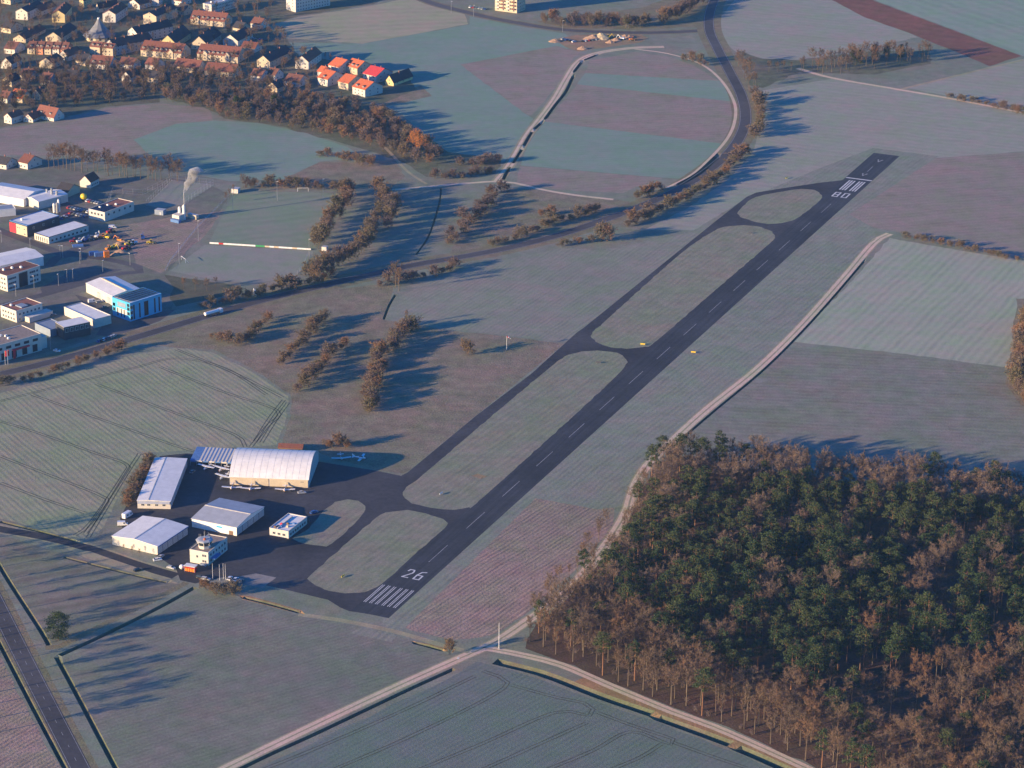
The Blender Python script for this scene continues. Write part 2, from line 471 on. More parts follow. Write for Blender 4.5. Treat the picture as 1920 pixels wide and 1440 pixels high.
apx('stubble_field', 'stubble', [(118, 1236), (240, 1182), (366, 1112), (450, 1124), (560, 1153), (640, 1168), (740, 1190), (825, 1222), (858, 1232), (760, 1282), (600, 1352), (425, 1436), (330, 1490), (245, 1490), (196, 1400), (150, 1305)])
apx('crop_field', 'winter crop', [(895, 1240), (930, 1250), (1010, 1273), (1128, 1318), (1222, 1350), (1370, 1408), (1480, 1454), (1580, 1500), (1740, 1580), (1700, 1760), (60, 1760), (80, 1640), (420, 1475), (470, 1449), (600, 1386), (760, 1310), (860, 1262)])
apx('field', 'heath', [(-60, 1130), (-20, 1190), (58, 1345), (118, 1450), (150, 1510), (-60, 1510)])
apx('heath_field', 'heath', [(1004, 934), (1120, 952), (1152, 952), (1150, 985), (1095, 1055), (1025, 1115), (985, 1152), (930, 1188), (895, 1196), (850, 1200), (770, 1182), (742, 1166)], 0.6)
# airfield grass
area('airfield_strip', 'strip grass', [RWY(-14, -3), RWY(-14, 0)] + PX((640, 1150), (700, 1168)) + [RWY(-22, 10), RWY(-22, -12)] + PX((1004, 934), (1120, 955), (1170, 950), (1190, 905), (1212, 868), (1268, 812), (1330, 757), (1420, 686), (1500, 608), (1580, 518), (1640, 448), (1640, 430), (1592, 402)) + [RWY(RL + 12, -26), RWY(RL + 12, 24), RWY(RL - 60, 45), RWY(RL - 120, 60)] + PX((1400, 369), (1094, 615), (892, 780), (764, 886)))
apx('forest_ground', 'forest floor', [(985, 1216), (1000, 1180), (1085, 1098), (1165, 990), (1204, 915), (1235, 868), (1290, 854), (1500, 892), (1700, 916), (2010, 946), (2010, 1560), (1700, 1545), (1530, 1440), (1420, 1388), (1337, 1353), (1258, 1325), (1154, 1283), (1050, 1240)], 2.0)
apx('forest_ground', 'rough grass', [(1905, 560), (2000, 560), (2000, 790), (1915, 760), (1885, 720), (1900, 640)], 2.0)
apx('woodland_ground', 'garden', [(300, 165), (450, 172), (600, 180), (720, 200), (780, 245), (840, 285), (940, 300), (930, 325), (800, 332), (745, 300), (700, 285), (640, 268), (520, 236), (420, 222), (390, 205), (330, 190)], 2.0)
apx('town_ground', 'garden', [(-60, -30), (780, -30), (700, 8), (560, 30), (500, 50), (540, 75), (560, 105), (640, 115), (770, 150), (780, 168), (715, 195), (600, 182), (450, 172), (300, 165), (300, 192), (200, 200), (100, 225), (-60, 248)], 1.0)
apx('copse_ground', 'garden', [(1385, 95), (1430, 110), (1500, 112), (1640, 95), (1740, 95), (1745, 120), (1640, 140), (1500, 135), (1430, 165), (1405, 160)], 2.0)
apx('wood_ground', 'verge', [(1005, 40), (1090, 30), (1200, 15), (1300, -20), (1330, -20), (1320, 50), (1180, 56), (1060, 52)], 2.0)
apx('yard', 'yard', [(-60, 292), (110, 298), (190, 335), (330, 335), (400, 350), (432, 366), (392, 430), (330, 490), (310, 515), (330, 535), (322, 585), (250, 612), (110, 655), (-60, 702)], 0.8)
apx('waste_ground', 'heath', [(210, 425), (290, 412), (330, 405), (420, 395), (386, 440), (330, 490), (302, 512), (255, 495), (250, 470)], 1.5)
apx('court', 'training pitch', [(275, 385), (322, 338), (400, 347), (340, 384), (300, 390)], 0.3)
apx('shade_toned_meadow', 'ditch grass', [(308, 515), (440, 535), (430, 552), (370, 566), (330, 575), (318, 560), (326, 540)], 1.0)  # grass lying in shadow; that shade is put into the darker ground colour
apx('construction_site', 'earth', [(1040, 74), (1080, 66), (1150, 62), (1200, 64), (1216, 72), (1200, 80), (1130, 90), (1085, 97), (1060, 88)], 0.8)
# --- roads and tracks
def road(name, mat, pts, w, wr=None, wob=0.0, verge=None):
    ln = smooth(PX(*pts), 8)
    if verge:
        area('verge', verge[0], rough(strip(ln, w + verge[1], (wr or w) + verge[1]), 6, 0.6, 3))
    area(name, mat, strip(ln, w, wr) if not wob else rough(strip(ln, w, wr), 6, wob, 5))
    return ln
BYP = [(-80, 722), (0, 702), (120, 672), (250, 634), (390, 592), (480, 566), (590, 539), (680, 518), (780, 496), (880, 479), (960, 463), (1050, 440), (1130, 413), (1200, 387), (1270, 356), (1330, 318), (1370, 282), (1392, 247), (1398, 215), (1390, 178), (1370, 138), (1345, 90), (1330, 55), (1332, 20), (1350, -25)]
road('town_road', 'street asphalt', [(760, -25), (800, 2), (880, 24), (960, 41), (1060, 56), (1180, 61), (1260, 60), (1340, 56)], 4.2, verge=('verge', 2.5))
bypass = road('bypass_road', 'road asphalt', BYP, 4.6, verge=('verge', 6))
farm2 = road('farm_track', 'gravel track', [(1190, 92), (1250, 100), (1310, 118), (1350, 148), (1376, 190), (1378, 225), (1362, 262), (1320, 308), (1290, 332), (1250, 352)], 1.2, wob=0.3)
curve = road('gravel_track', 'gravel track', [(930, 342), (950, 318), (968, 290), (990, 252), (1012, 224), (1040, 186), (1062, 148), (1082, 118), (1108, 103), (1150, 94), (1200, 89), (1245, 88)], 2.7, wob=0.4, verge=('worn grass', 1.5))
road('gravel_track', 'gravel track', [(735, 356), (800, 350), (870, 344), (932, 340), (965, 343), (1020, 356), (1080, 366), (1150, 374)], 1.7, wob=0.3)
road('footpath', 'worn grass', [(700, 255), (735, 290), (765, 322), (800, 345)], 1.2, wob=0.3)
road('farm_track', 'gravel track', [(1495, 128), (1560, 146), (1680, 167), (1800, 188), (1990, 226)], 1.8, wob=0.3, verge=('worn grass', 1.2))
road('farm_track', 'worn grass', [(1690, 167), (1760, 150), (1860, 126), (1990, 96)], 1.6, wob=0.3)
main_road = road('country_road', 'road asphalt', [(-70, 1010), (-20, 1106), (60, 1265), (150, 1440), (200, 1535), (270, 1670)], 4.4, verge=('verge', 3.0))
road('access_road', 'apron asphalt', [(-80, 975), (0, 992), (80, 1006), (160, 1026), (260, 1060), (330, 1080)], 3.4, verge=('worn grass', 1.5))
road('farm_track', 'verge', [(350, 1092), (290, 1124), (200, 1168), (112, 1212), (85, 1215)], 2.0, wob=0.4)
FT = [(60, 1625), (240, 1532), (400, 1452), (600, 1355), (760, 1280), (870, 1231), (930, 1203), (990, 1163), (1060, 1112), (1130, 1030), (1172, 965), (1190, 912), (1216, 870), (1270, 818), (1330, 764), (1420, 692), (1500, 614), (1580, 524), (1638, 456), (1668, 438)]
field_track = road('field_track', 'gravel track', FT, 2.6, wob=0.8, verge=('worn grass', 0.8))
BT = [(905, 1214), (960, 1224), (1050, 1246), (1154, 1290), (1258, 1333), (1337, 1362), (1420, 1398), (1520, 1444), (1620, 1490), (1780, 1565)]
bt_line = smooth(PX(*BT), 8)
area('grass_bank', 'bank grass', rough(strip(bt_line[6:], -2.2, 10.0), 6, 0.5, 2))
road('forest_track', 'gravel track', BT, 2.5, wob=0.8)
road('grass_track', 'worn grass', [(560, 1152), (640, 1163), (740, 1184), (830, 1210), (880, 1222)], 1.8, wob=0.4)
apx('grass_bank', 'bank grass', [(448, 1116), (470, 1118), (565, 1144), (572, 1152), (540, 1146), (455, 1124)], 0.3)
apx('grass_bank', 'bank grass', [(772, 1202), (800, 1206), (835, 1215), (838, 1221), (800, 1214)], 0.3)
apx('grass_verge', 'worn grass', [(120, 1026), (170, 1034), (262, 1066), (325, 1088), (312, 1092), (250, 1074), (160, 1046)], 0.3)
# industrial streets
road('street', 'street asphalt', [(-40, 415), (20, 440), (80, 462), (130, 482)], 3.6)
road('street', 'street asphalt', [(-60, 588), (20, 568), (80, 553), (160, 530), (230, 512), (262, 510), (258, 500), (200, 486), (120, 478), (90, 500)], 3.4)
road('street', 'street asphalt', [(120, 480), (180, 452), (240, 440)], 5)
apx('parking', 'street asphalt', [(110, 372), (165, 395), (165, 415), (130, 412), (100, 400), (92, 390)], 0)
apx('parking', 'street asphalt', [(205, 590), (330, 580), (300, 602), (210, 632), (180, 628)], 0)
apx('parking', 'street asphalt', [(140, 552), (170, 560), (210, 580), (200, 590), (160, 574)], 0)
apx('street', 'street asphalt', [(75, 540), (150, 500), (230, 505), (160, 528), (80, 552)], 0)
# --- airfield pavement
apron = PX((1578, 338), (1533, 343), (1461, 354), (1418, 361), (1400, 369), (1340, 416), (1094, 615), (1082, 623), (997, 700), (892, 780), (764, 886), (752, 892), (703, 882), (600, 866), (560, 862), (440, 858), (350, 850), (300, 855), (272, 886), (246, 930), (225, 972), (232, 1000), (300, 1046), (330, 1066), (338, 1088), (366, 1094), (420, 1082), (516, 1101), (615, 1124.6), (638, 1139), (655, 1146)) + [RWY(0, 10), RWY(0, 6), RWY(RL - 40, 8)]
area('apron', 'apron asphalt', apron)
area('runway', 'runway asphalt', [RWY(0, 0), RWY(RL, 0), RWY(RL, RW), RWY(0, RW)])
apx('parking', 'paving', [(430, 1084), (480, 1075), (518, 1083), (492, 1102), (470, 1098), (432, 1092)], 0)
apx('grass_island', 'runway grass', [(576, 1085), (589, 1072), (639, 1028), (706, 970), (723, 961), (764, 956), (808, 966), (831, 973), (840, 981), (834, 990), (770, 1046), (735, 1079), (706, 1101), (685, 1110), (647, 1112.5), (618, 1108), (592, 1098)], sm=True)
apx('grass_island', 'runway grass', [(628, 941), (652, 936), (672, 939), (685, 949), (683, 960), (650, 996), (612, 1025), (588, 1022), (560, 1016), (548, 1010), (580, 990), (600, 965)], sm=True)
isl3 = PX((755, 923), (762, 913), (793, 890), (922, 780), (1040, 682), (1066, 665), (1090, 659), (1120, 657), (1156, 661), (1174, 674), (1168, 692))
isl3 += [RWY((G((1080, 773)) - RUN_A).dot(RD), RW)] + PX((904, 934), (880, 951), (852, 956), (808, 952), (772, 944), (759, 934))
area('grass_island', 'runway grass', rough(smooth(isl3, 6, True), 3.0, 0.5, 9))
apx('grass_island', 'runway grass', [(1107, 630), (1111, 622), (1129, 607), (1277, 475), (1346, 429), (1365, 424), (1394, 422), (1428, 426), (1448, 434), (1453, 444), (1440, 459), (1340, 545), (1231, 639), (1210, 650), (1175, 654), (1146, 651.5), (1117, 641)], sm=True)
apx('grass_island', 'runway grass', [(1382, 400), (1399, 381), (1418, 369), (1461, 360), (1503, 354), (1527, 356), (1541, 366), (1537, 376), (1509, 399), (1491, 411), (1467, 418), (1440, 420), (1409, 414), (1388, 407)], sm=True)
apx('worn_patch', 'earth', [(884, 892), (895, 888), (914, 893), (902, 898)], 0.4)

# --- ditches: real cuts in the ground
DITCH = []
def ditch(pts, w, depth, cut=None):
    ln = smooth(PX(*pts), 7)
    DITCH.append((ln, w / 2, depth))
    n = len(ln)
    area('ditch', 'ditch grass', strip(ln, w / 2))
    core = [ln[0].lerp(ln[1], 0.3)] + ln[1:-1] + [ln[-1].lerp(ln[-2], 0.3)]
    area('ditch', 'ditch grass', strip(core, w * 0.12))
ditch([(110, 1616), (450, 1442), (600, 1372), (760, 1296), (852, 1254)], 2.6, 1.4)
ditch([(928, 1240), (1011, 1261), (1070, 1283), (1128, 1306), (1222, 1338)], 6.0, 2.2)
ditch([(1233, 1345), (1300, 1369), (1370, 1395)], 6.0, 2.2)
ditch([(1382, 1402), (1420, 1418), (1500, 1454), (1580, 1490)], 6.0, 2.2)
ditch([(366, 1101), (300, 1138), (200, 1188), (112, 1229)], 2.8, 1.3)
ditch([(-40, 980), (0, 1062), (77, 1183), (92, 1210)], 2.6, 1.2)
ditch([(106, 1232), (143, 1300), (217, 1440), (260, 1520)], 2.6, 1.2)
ditch([(-40, 1130), (0, 1208), (67, 1337), (125, 1446), (160, 1510)], 2.4, 1.2)
ditch([(455, 1120), (500, 1131), (560, 1148)], 2.6, 1.3)
ditch([(776, 1205), (800, 1211), (828, 1219)], 2.6, 1.3)
for seg in ([(1122, 103), (1100, 112)], [(1094, 116), (1080, 134)], [(1078, 143), (1064, 172), (1045, 196), (1026, 222)], [(1018, 230), (1006, 241)], [(1000, 247), (986, 272)], [(981, 280), (964, 306)], [(958, 313), (947, 336)]):
    ditch([(x - 3, y) for x, y in seg], 3.0, 1.4)
ditch([(720, 598), (730, 572), (742, 552)], 1.9, 0.9)
ditch([(1275, 345), (1310, 325), (1345, 293)], 5.0, 2.0)
ditch([(827, 352), (824, 380), (805, 440), (780, 478)], 1.5, 0.7)
ditch([(0, 978), (80, 998), (140, 1014)], 2.4, 1.2)
ditch([(120, 1045), (250, 1078), (310, 1092)], 2.0, 1.0)
ditch([(1270, 830), (1340, 770), (1430, 695), (1500, 626), (1560, 560), (1620, 490)], 1.8, 0.9)

def build_ground():
    V, key = [], {}
    def vid(p):
        k = (round(p.x, 2), round(p.y, 2))
        if k not in key:
            key[k] = len(V)
            V.append(Vector(k))
        return key[k]
    B = 9000
    base = [vid(Vector(p)) for p in ((-B, -2000), (B, -2000), (B, 2 * B), (-B, 2 * B))]
    E = [(base[i], base[(i + 1) % 4]) for i in range(4)]
    for name, mat, poly in REG:
        ids = []
        for p in poly:
            i = vid(p)
            if not ids or ids[-1] != i:
                ids.append(i)
        if ids[0] == ids[-1]:
            ids.pop()
        E.extend((a, b) for a, b in zip(ids, ids[1:] + ids[:1]))
    r = delaunay_2d_cdt(V, list(set((min(e), max(e)) for e in E)), [], 0, 1e-3)
    ov, of = r[0], r[2]
    # heights
    segs = []
    for ln, hw, dp in DITCH:
        for a, b in zip(ln[:-1], ln[1:]):
            segs.append((a, b, hw, dp))
    XY = np.array([(v.x, v.y) for v in ov])
    Z = np.zeros(len(XY))
    for a, b, hw, dp in segs:
        A, Bv = np.array(a), np.array(b)
        d = Bv - A
        sel = np.where((XY[:, 0] > min(A[0], Bv[0]) - hw) & (XY[:, 0] < max(A[0], Bv[0]) + hw) & (XY[:, 1] > min(A[1], Bv[1]) - hw) & (XY[:, 1] < max(A[1], Bv[1]) + hw))[0]
        if len(sel) == 0:
            continue
        t = np.clip(((XY[sel] - A) @ d) / max(1e-9, d @ d), 0, 1)
        dist = np.linalg.norm(XY[sel] - (A + t[:, None] * d), axis=1)
        z = -dp * np.clip((hw - 0.05 - dist) / (hw * 0.72), 0, 1)
        Z[sel] = np.minimum(Z[sel], z)
    # which area every piece of the ground belongs to (the last one drawn over it)
    cen = np.array([XY[list(f)].mean(axis=0) for f in of])
    owner = np.zeros(len(of), int)
    for k, (name, mat, poly) in enumerate(REG):
        P = np.array([(p.x, p.y) for p in poly])
        lo, hi = P.min(0), P.max(0)
        sel = np.where((cen[:, 0] > lo[0]) & (cen[:, 0] < hi[0]) & (cen[:, 1] > lo[1]) & (cen[:, 1] < hi[1]))[0]
        if len(sel) == 0:
            continue
        wind = np.zeros(len(sel), int)
        Q = np.roll(P, -1, axis=0)
        x, y = cen[sel, 0], cen[sel, 1]
        for a, b in zip(P, Q):
            side = (b[0] - a[0]) * (y - a[1]) - (x - a[0]) * (b[1] - a[1])
            wind += ((a[1] <= y) & (b[1] > y) & (side > 0)).astype(int)
            wind -= ((a[1] > y) & (b[1] <= y) & (side < 0)).astype(int)
        owner[sel[wind != 0]] = k + 1
    groups = {}
    for fi, f in enumerate(of):
        groups.setdefault(int(owner[fi]), []).append(f)
    merged = {}
    for top, fs in groups.items():
        k = ('ground', 'meadow', 0) if top == 0 else (REG[top - 1][0], REG[top - 1][1], top if REG[top - 1][0] not in ('ditch', 'verge') else 0)
        merged.setdefault(k, []).extend(fs)
    out = {}
    for (name, mat, top), fs in merged.items():
        idx, vv, ff = {}, [], []
        for f in fs:
            q = []
            for i in f:
                if i not in idx:
                    idx[i] = len(vv)
                    vv.append((XY[i, 0], XY[i, 1], Z[i]))
                q.append(idx[i])
            a, b, c = [vv[i] for i in q[:3]]
            if (b[0] - a[0]) * (c[1] - a[1]) - (b[1] - a[1]) * (c[0] - a[0]) < 0:
                q.reverse()
            ff.append(q)
        o = mesh(name, vv, ff, MATS[mat])
        o['kind'] = 'structure'
        out.setdefault(name, o)
    return out
GROUND = build_ground()

# ------------------------------------------------------------------ paint on runway and roads
RUNWAY = GROUND['runway']
def quad_strip(pts, w, z):
    l, r_ = offset(pts, w / 2), offset(pts, -w / 2)
    V = [(p.x, p.y, z) for p in l] + [(p.x, p.y, z) for p in r_]
    n = len(pts)
    F = [(i, i + n, i + n + 1, i + 1) for i in range(n - 1)]
    F = [tuple(reversed(f)) if False else f for f in F]
    return V, F
def flat(name, quads, mat, parent=None, z=0.02):
    mb = MB()
    for q in quads:
        mb.add([(p.x, p.y, z) for p in q], [tuple(range(len(q)))])
    o = mesh(name, mb.V, mb.F, mat, parent)
    for p in o.data.polygons:
        pass
    if o.data.polygons and o.data.polygons[0].normal.z < 0:
        o.data.flip_normals()
    return o
def rq(u0, u1, v0, v1):
    return [RWY(u0, v0), RWY(u1, v0), RWY(u1, v1), RWY(u0, v1)]
WP, WN = MATS['white paint'], MATS['worn paint']
U = lambda p: (G(p) - RUN_A).dot(RD)
# centre line dashes
u0, u1 = U((822.5, 1038)), U((1510.6, 424.6))
gap = (u1 - u0) / 13
for i in range(15):
    c = u0 + gap * i
    flat('centre_dash', [rq(c - gap * 0.25, c + gap * 0.25, RW / 2 - 0.16, RW / 2 + 0.16)], WN, RUNWAY)
# threshold stripes, west-facing end (26) in worn pairs
ua, ub = U((690, 1142)), U((742, 1107))
for k in range(6):
    v = RW * (0.10 + 0.155 * k + (0.02 if k > 2 else 0))
    for e in (0, 0.95):
        flat('threshold_stripe', [rq(11, 32, v + e, v + e + 0.38)], WP, RUNWAY)
ut = U((1612, 336))
flat('threshold_bar', [rq(ut - 0.9, ut + 0.9, 0.4, RW - 0.4)], WP, RUNWAY)
for k in range(6):
    v = RW * 0.13 + (1.9 * k if k < 3 else 1.9 * k + 1.6) + 0.6
    flat('threshold_stripe', [rq(ut - 30, ut - 5.5, v, v + 1.0)], WP, RUNWAY)
def glyph(name, strokes, u, v, h, w, flip, th=1.0):
    """number painted on the runway; strokes on a 0..1 grid"""
    mb = MB()
    for k, st in enumerate(strokes):
        pts = []
        for x, y in st:
            if flip:
                pts.append(RWY(u - y * h, v + x * w))
            else:
                pts.append(RWY(u + y * h, v - x * w))
        for a, b in zip(pts[:-1], pts[1:]):
            t = (b - a).normalized()
            nn = Vector((-t.y, t.x)) * th / 2
            a2, b2 = a - t * th * 0.45, b + t * th * 0.45
            zz = 0.02 + 0.006 * (len(mb.F) % 6)
            mb.add([(q.x, q.y, zz) for q in (a2 - nn, b2 - nn, b2 + nn, a2 + nn)], [(0, 1, 2, 3)])
    return mesh(name, mb.V, mb.F, WP, RUNWAY)
D2 = [[(0, 0.82), (0.15, 1), (0.85, 1), (1, 0.82), (1, 0.62), (0, 0.0), (1, 0)]]
D6 = [[(1, 1), (0.35, 0.92), (0, 0.5), (0, 0), (1, 0), (1, 0.5), (0, 0.5)]]
D0 = [[(0, 0), (0, 1), (1, 1), (1, 0), (0, 0)]]
D8 = [[(0, 0), (0, 1), (1, 1), (1, 0), (0, 0)], [(0, 0.5), (1, 0.5)]]
glyph('runway_number', D2, 44, RW / 2 + 4.6, 9.0, 3.0, False, 0.8)
glyph('runway_number', D6, 44, RW / 2 - 1.4, 9.0, 3.0, False, 0.8)
glyph('runway_number', D0, ut - 37, RW / 2 - 5.0, 10.0, 3.4, True)
glyph('runway_number', D8, ut - 37, RW / 2 + 1.6, 10.0, 3.4, True)
for du in (14, 52):
    u = ut + du
    flat('arrow', [[RWY(u - 6, RW / 2), RWY(u + 1, RW / 2 - 2.2), RWY(u + 1, RW / 2 - 1.2), RWY(u - 3.5, RW / 2)], [RWY(u - 6, RW / 2), RWY(u - 3.5, RW / 2), RWY(u + 1, RW / 2 + 1.2), RWY(u + 1, RW / 2 + 2.2)]], WN, RUNWAY)
flat('arrow_shaft', [rq(ut + 20, ut + 34, RW / 2 - 0.2, RW / 2 + 0.2)], WN, RUNWAY)
# road lines
def line_on(parent, ln, off, w, mat, dash=None):
    pts = offset(ln, off)
    if not dash:
        V, F = quad_strip(pts, w, 0.02)
        o = mesh('edge_line', V, F, mat, parent)
        if o.data.polygons[0].normal.z < 0: o.data.flip_normals()
        return
    acc, cur = 0.0, []
    for a, b in zip(pts[:-1], pts[1:]):
        L = (b - a).length
        k = max(1, int(L / 1.0))
        for j in range(k):
            p = a.lerp(b, j / k)
            on = (acc % (dash[0] + dash[1])) < dash[0]
            if on: cur.append(p)
            elif len(cur) > 1:
                V, F = quad_strip([cur[0], cur[-1]], w, 0.02)
                o = mesh('centre_dash', V, F, mat, parent)
                if o.data.polygons[0].normal.z < 0: o.data.flip_normals()
                cur = []
            else: cur = []
            acc += L / k
line_on(GROUND['country_road'], main_road, 3.7, 0.2, WN)
line_on(GROUND['country_road'], main_road, -3.7, 0.2, WN)
line_on(GROUND['country_road'], main_road, 0, 0.2, WN, (4, 8))
line_on(GROUND['bypass_road'], bypass, 4.0, 0.3, WN)
line_on(GROUND['bypass_road'], bypass, -4.0, 0.3, WN)
# tractor wheel marks
def tram(pts, gapw=1.9, w=0.55, mat='tyre track', sm=True):
    ln = smooth(PX(*pts), 5) if sm else PX(*pts)
    V, F = [], []
    for s in (-gapw / 2, gapw / 2):
        v, f = quad_strip(offset(ln, s), w, 0.02)
        k = len(V)
        V += v
        F += [tuple(i + k for i in q) for q in f]
    o = mesh('wheel_track', V, F, MATS[mat])
    if o.data.polygons[0].normal.z < 0: o.data.flip_normals()
    tag(o, kind='structure')
    return o
for pts in ([(620, 1445), (760, 1385), (890, 1322), (945, 1290), (952, 1280), (935, 1268), (905, 1258)],
            [(780, 1445), (900, 1396), (1040, 1336), (1105, 1342), (1112, 1330), (1095, 1318), (1045, 1308), (960, 1285)],
            [(1020, 1445), (1110, 1408), (1180, 1372), (1240, 1390), (1258, 1396), (1262, 1386), (1240, 1378), (1190, 1362), (1120, 1336)],
            [(900, 1445), (1000, 1400), (1100, 1355)], [(1140, 1445), (1200, 1420), (1240, 1395)], [(1262, 1392), (1340, 1420), (1400, 1440)],
            [(470, 1452), (600, 1400), (760, 1330), (890, 1268)],
            [(0, 752), (120, 722), (250, 690), (330, 672), (420, 690), (500, 740)],
            [(0, 790), (60, 808), (180, 850), (236, 870), (232, 890), (170, 980), (140, 1004)],
            [(60, 740), (200, 790), (330, 836), (380, 850)], [(180, 720), (330, 775), (440, 815), (460, 838)], [(300, 688), (420, 735), (520, 770), (500, 800), (470, 838)],
            [(0, 855), (90, 890), (180, 925), (200, 935), (195, 950), (160, 1000)],
            [(0, 905), (80, 935), (160, 962)], [(262, 850), (236, 890), (200, 950), (165, 1008)], [(330, 655), (440, 700), (530, 745)], [(540, 755), (515, 790), (490, 830)], [(532, 750), (505, 785), (478, 828)]):
    tram(pts)

def ridge_strip(ln, w):
    V, F = quad_strip(ln, w, 0.02)
    o = mesh('grass_ridge', V, F, MATS['worn grass'])
    if o.data.polygons[0].normal.z < 0: o.data.flip_normals()
    tag(o, kind='structure')
for ln in (field_track, bt_line, curve): ridge_strip(ln, 0.9)

# ================================================================== BUILDINGS
plain('white render', (0.58, 0.54, 0.48), 0.12, 0.4)
plain('cream render', (0.54, 0.45, 0.32), 0.12, 0.4)
plain('yellow render', (0.66, 0.52, 0.26), 0.12, 0.4)
plain('orange render', (0.60, 0.24, 0.13), 0.12, 0.4)
plain('grey render', (0.42, 0.42, 0.42), 0.12, 0.4)
plain('dark cladding', (0.06, 0.065, 0.075), 0.2, 0.4)
plain('cyan cladding', (0.08, 0.42, 0.66), 0.12, 0.3, 0.5)
plain('red cladding', (0.62, 0.04, 0.06), 0.12, 0.3, 0.5)
plain('pale metal', (0.76, 0.74, 0.71), 0.14, 0.25, 0.6)
plain('grey metal roof', (0.40, 0.42, 0.45), 0.16, 0.25, 0.55)
plain('blue metal', (0.10, 0.20, 0.42), 0.2, 0.5, 0.5)
plain('clay tiles', (0.25, 0.10, 0.07), 0.3, 0.9, rand=0.25, bump=0.3)
plain('new clay tiles', (0.58, 0.15, 0.065), 0.2, 0.9, rand=0.15, bump=0.3)
plain('crimson tiles', (0.52, 0.055, 0.06), 0.2, 0.9, bump=0.3)
plain('dark tiles', (0.065, 0.06, 0.065), 0.3, 0.9, rand=0.2, bump=0.3)
plain('brown tiles', (0.21, 0.095, 0.068), 0.3, 0.9, rand=0.25, bump=0.3)
plain('church slate', (0.20, 0.205, 0.22), 0.2, 0.4, 0.6)
plain('gravel roof', (0.30, 0.24, 0.20), 0.3, 0.8)
plain('red gravel roof', (0.30, 0.13, 0.095), 0.3, 0.8)
plain('slate blue roof', (0.24, 0.29, 0.36), 0.15, 0.3, 0.6)
plain('window glass', (0.03, 0.04, 0.05), 0.2, 0.5, 0.12, 0.6)
plain('window frame', (0.55, 0.55, 0.55), 0.1, 1)
plain('dark frame', (0.08, 0.08, 0.09), 0.1, 1)
plain('solar cell', (0.012, 0.014, 0.03), 0.2, 1, 0.2, 0.6)
plain('door grey', (0.50, 0.50, 0.50), 0.15, 1)
plain('concrete', (0.36, 0.35, 0.33), 0.2, 0.4)
plain('chimney brick', (0.28, 0.13, 0.10), 0.2, 1)
plain('steel', (0.45, 0.46, 0.48), 0.15, 1, 0.4, 0.5, 0.6)
plain('timber', (0.22, 0.14, 0.09), 0.25, 1)

def _win_mesh():
    mb = MB()
    mb.box(-0.5, 0.5, -0.05, 0.02, 0, 1, 0)
    mb.box(-0.42, -0.03, -0.065, -0.05, 0.08, 0.92, 1)
    mb.box(0.03, 0.42, -0.065, -0.05, 0.08, 0.92, 1)
    o = mb.build('window', [MATS['window frame'], MATS['window glass']])
    me = o.data
    bpy.data.objects.remove(o)
    return me
def _glaz_mesh():
    mb = MB()
    mb.box(-0.5, 0.5, -0.06, 0.02, 0, 1, 0)
    o = mb.build('glazing', MATS['window glass'])
    me = o.data
    bpy.data.objects.remove(o)
    return me
def _door_mesh():
    mb = MB()
    mb.box(-0.5, 0.5, -0.07, 0.02, 0, 1, 0)
    for k in range(5):
        mb.box(-0.47, 0.47, -0.09, -0.07, 0.06 + k * 0.185, 0.2 + k * 0.185, 1)
    o = mb.build('gate', [MATS['dark frame'], MATS['door grey']])
    me = o.data
    bpy.data.objects.remove(o)
    return me
WINM, GLAZM, DOORM = _win_mesh(), _glaz_mesh(), _door_mesh()

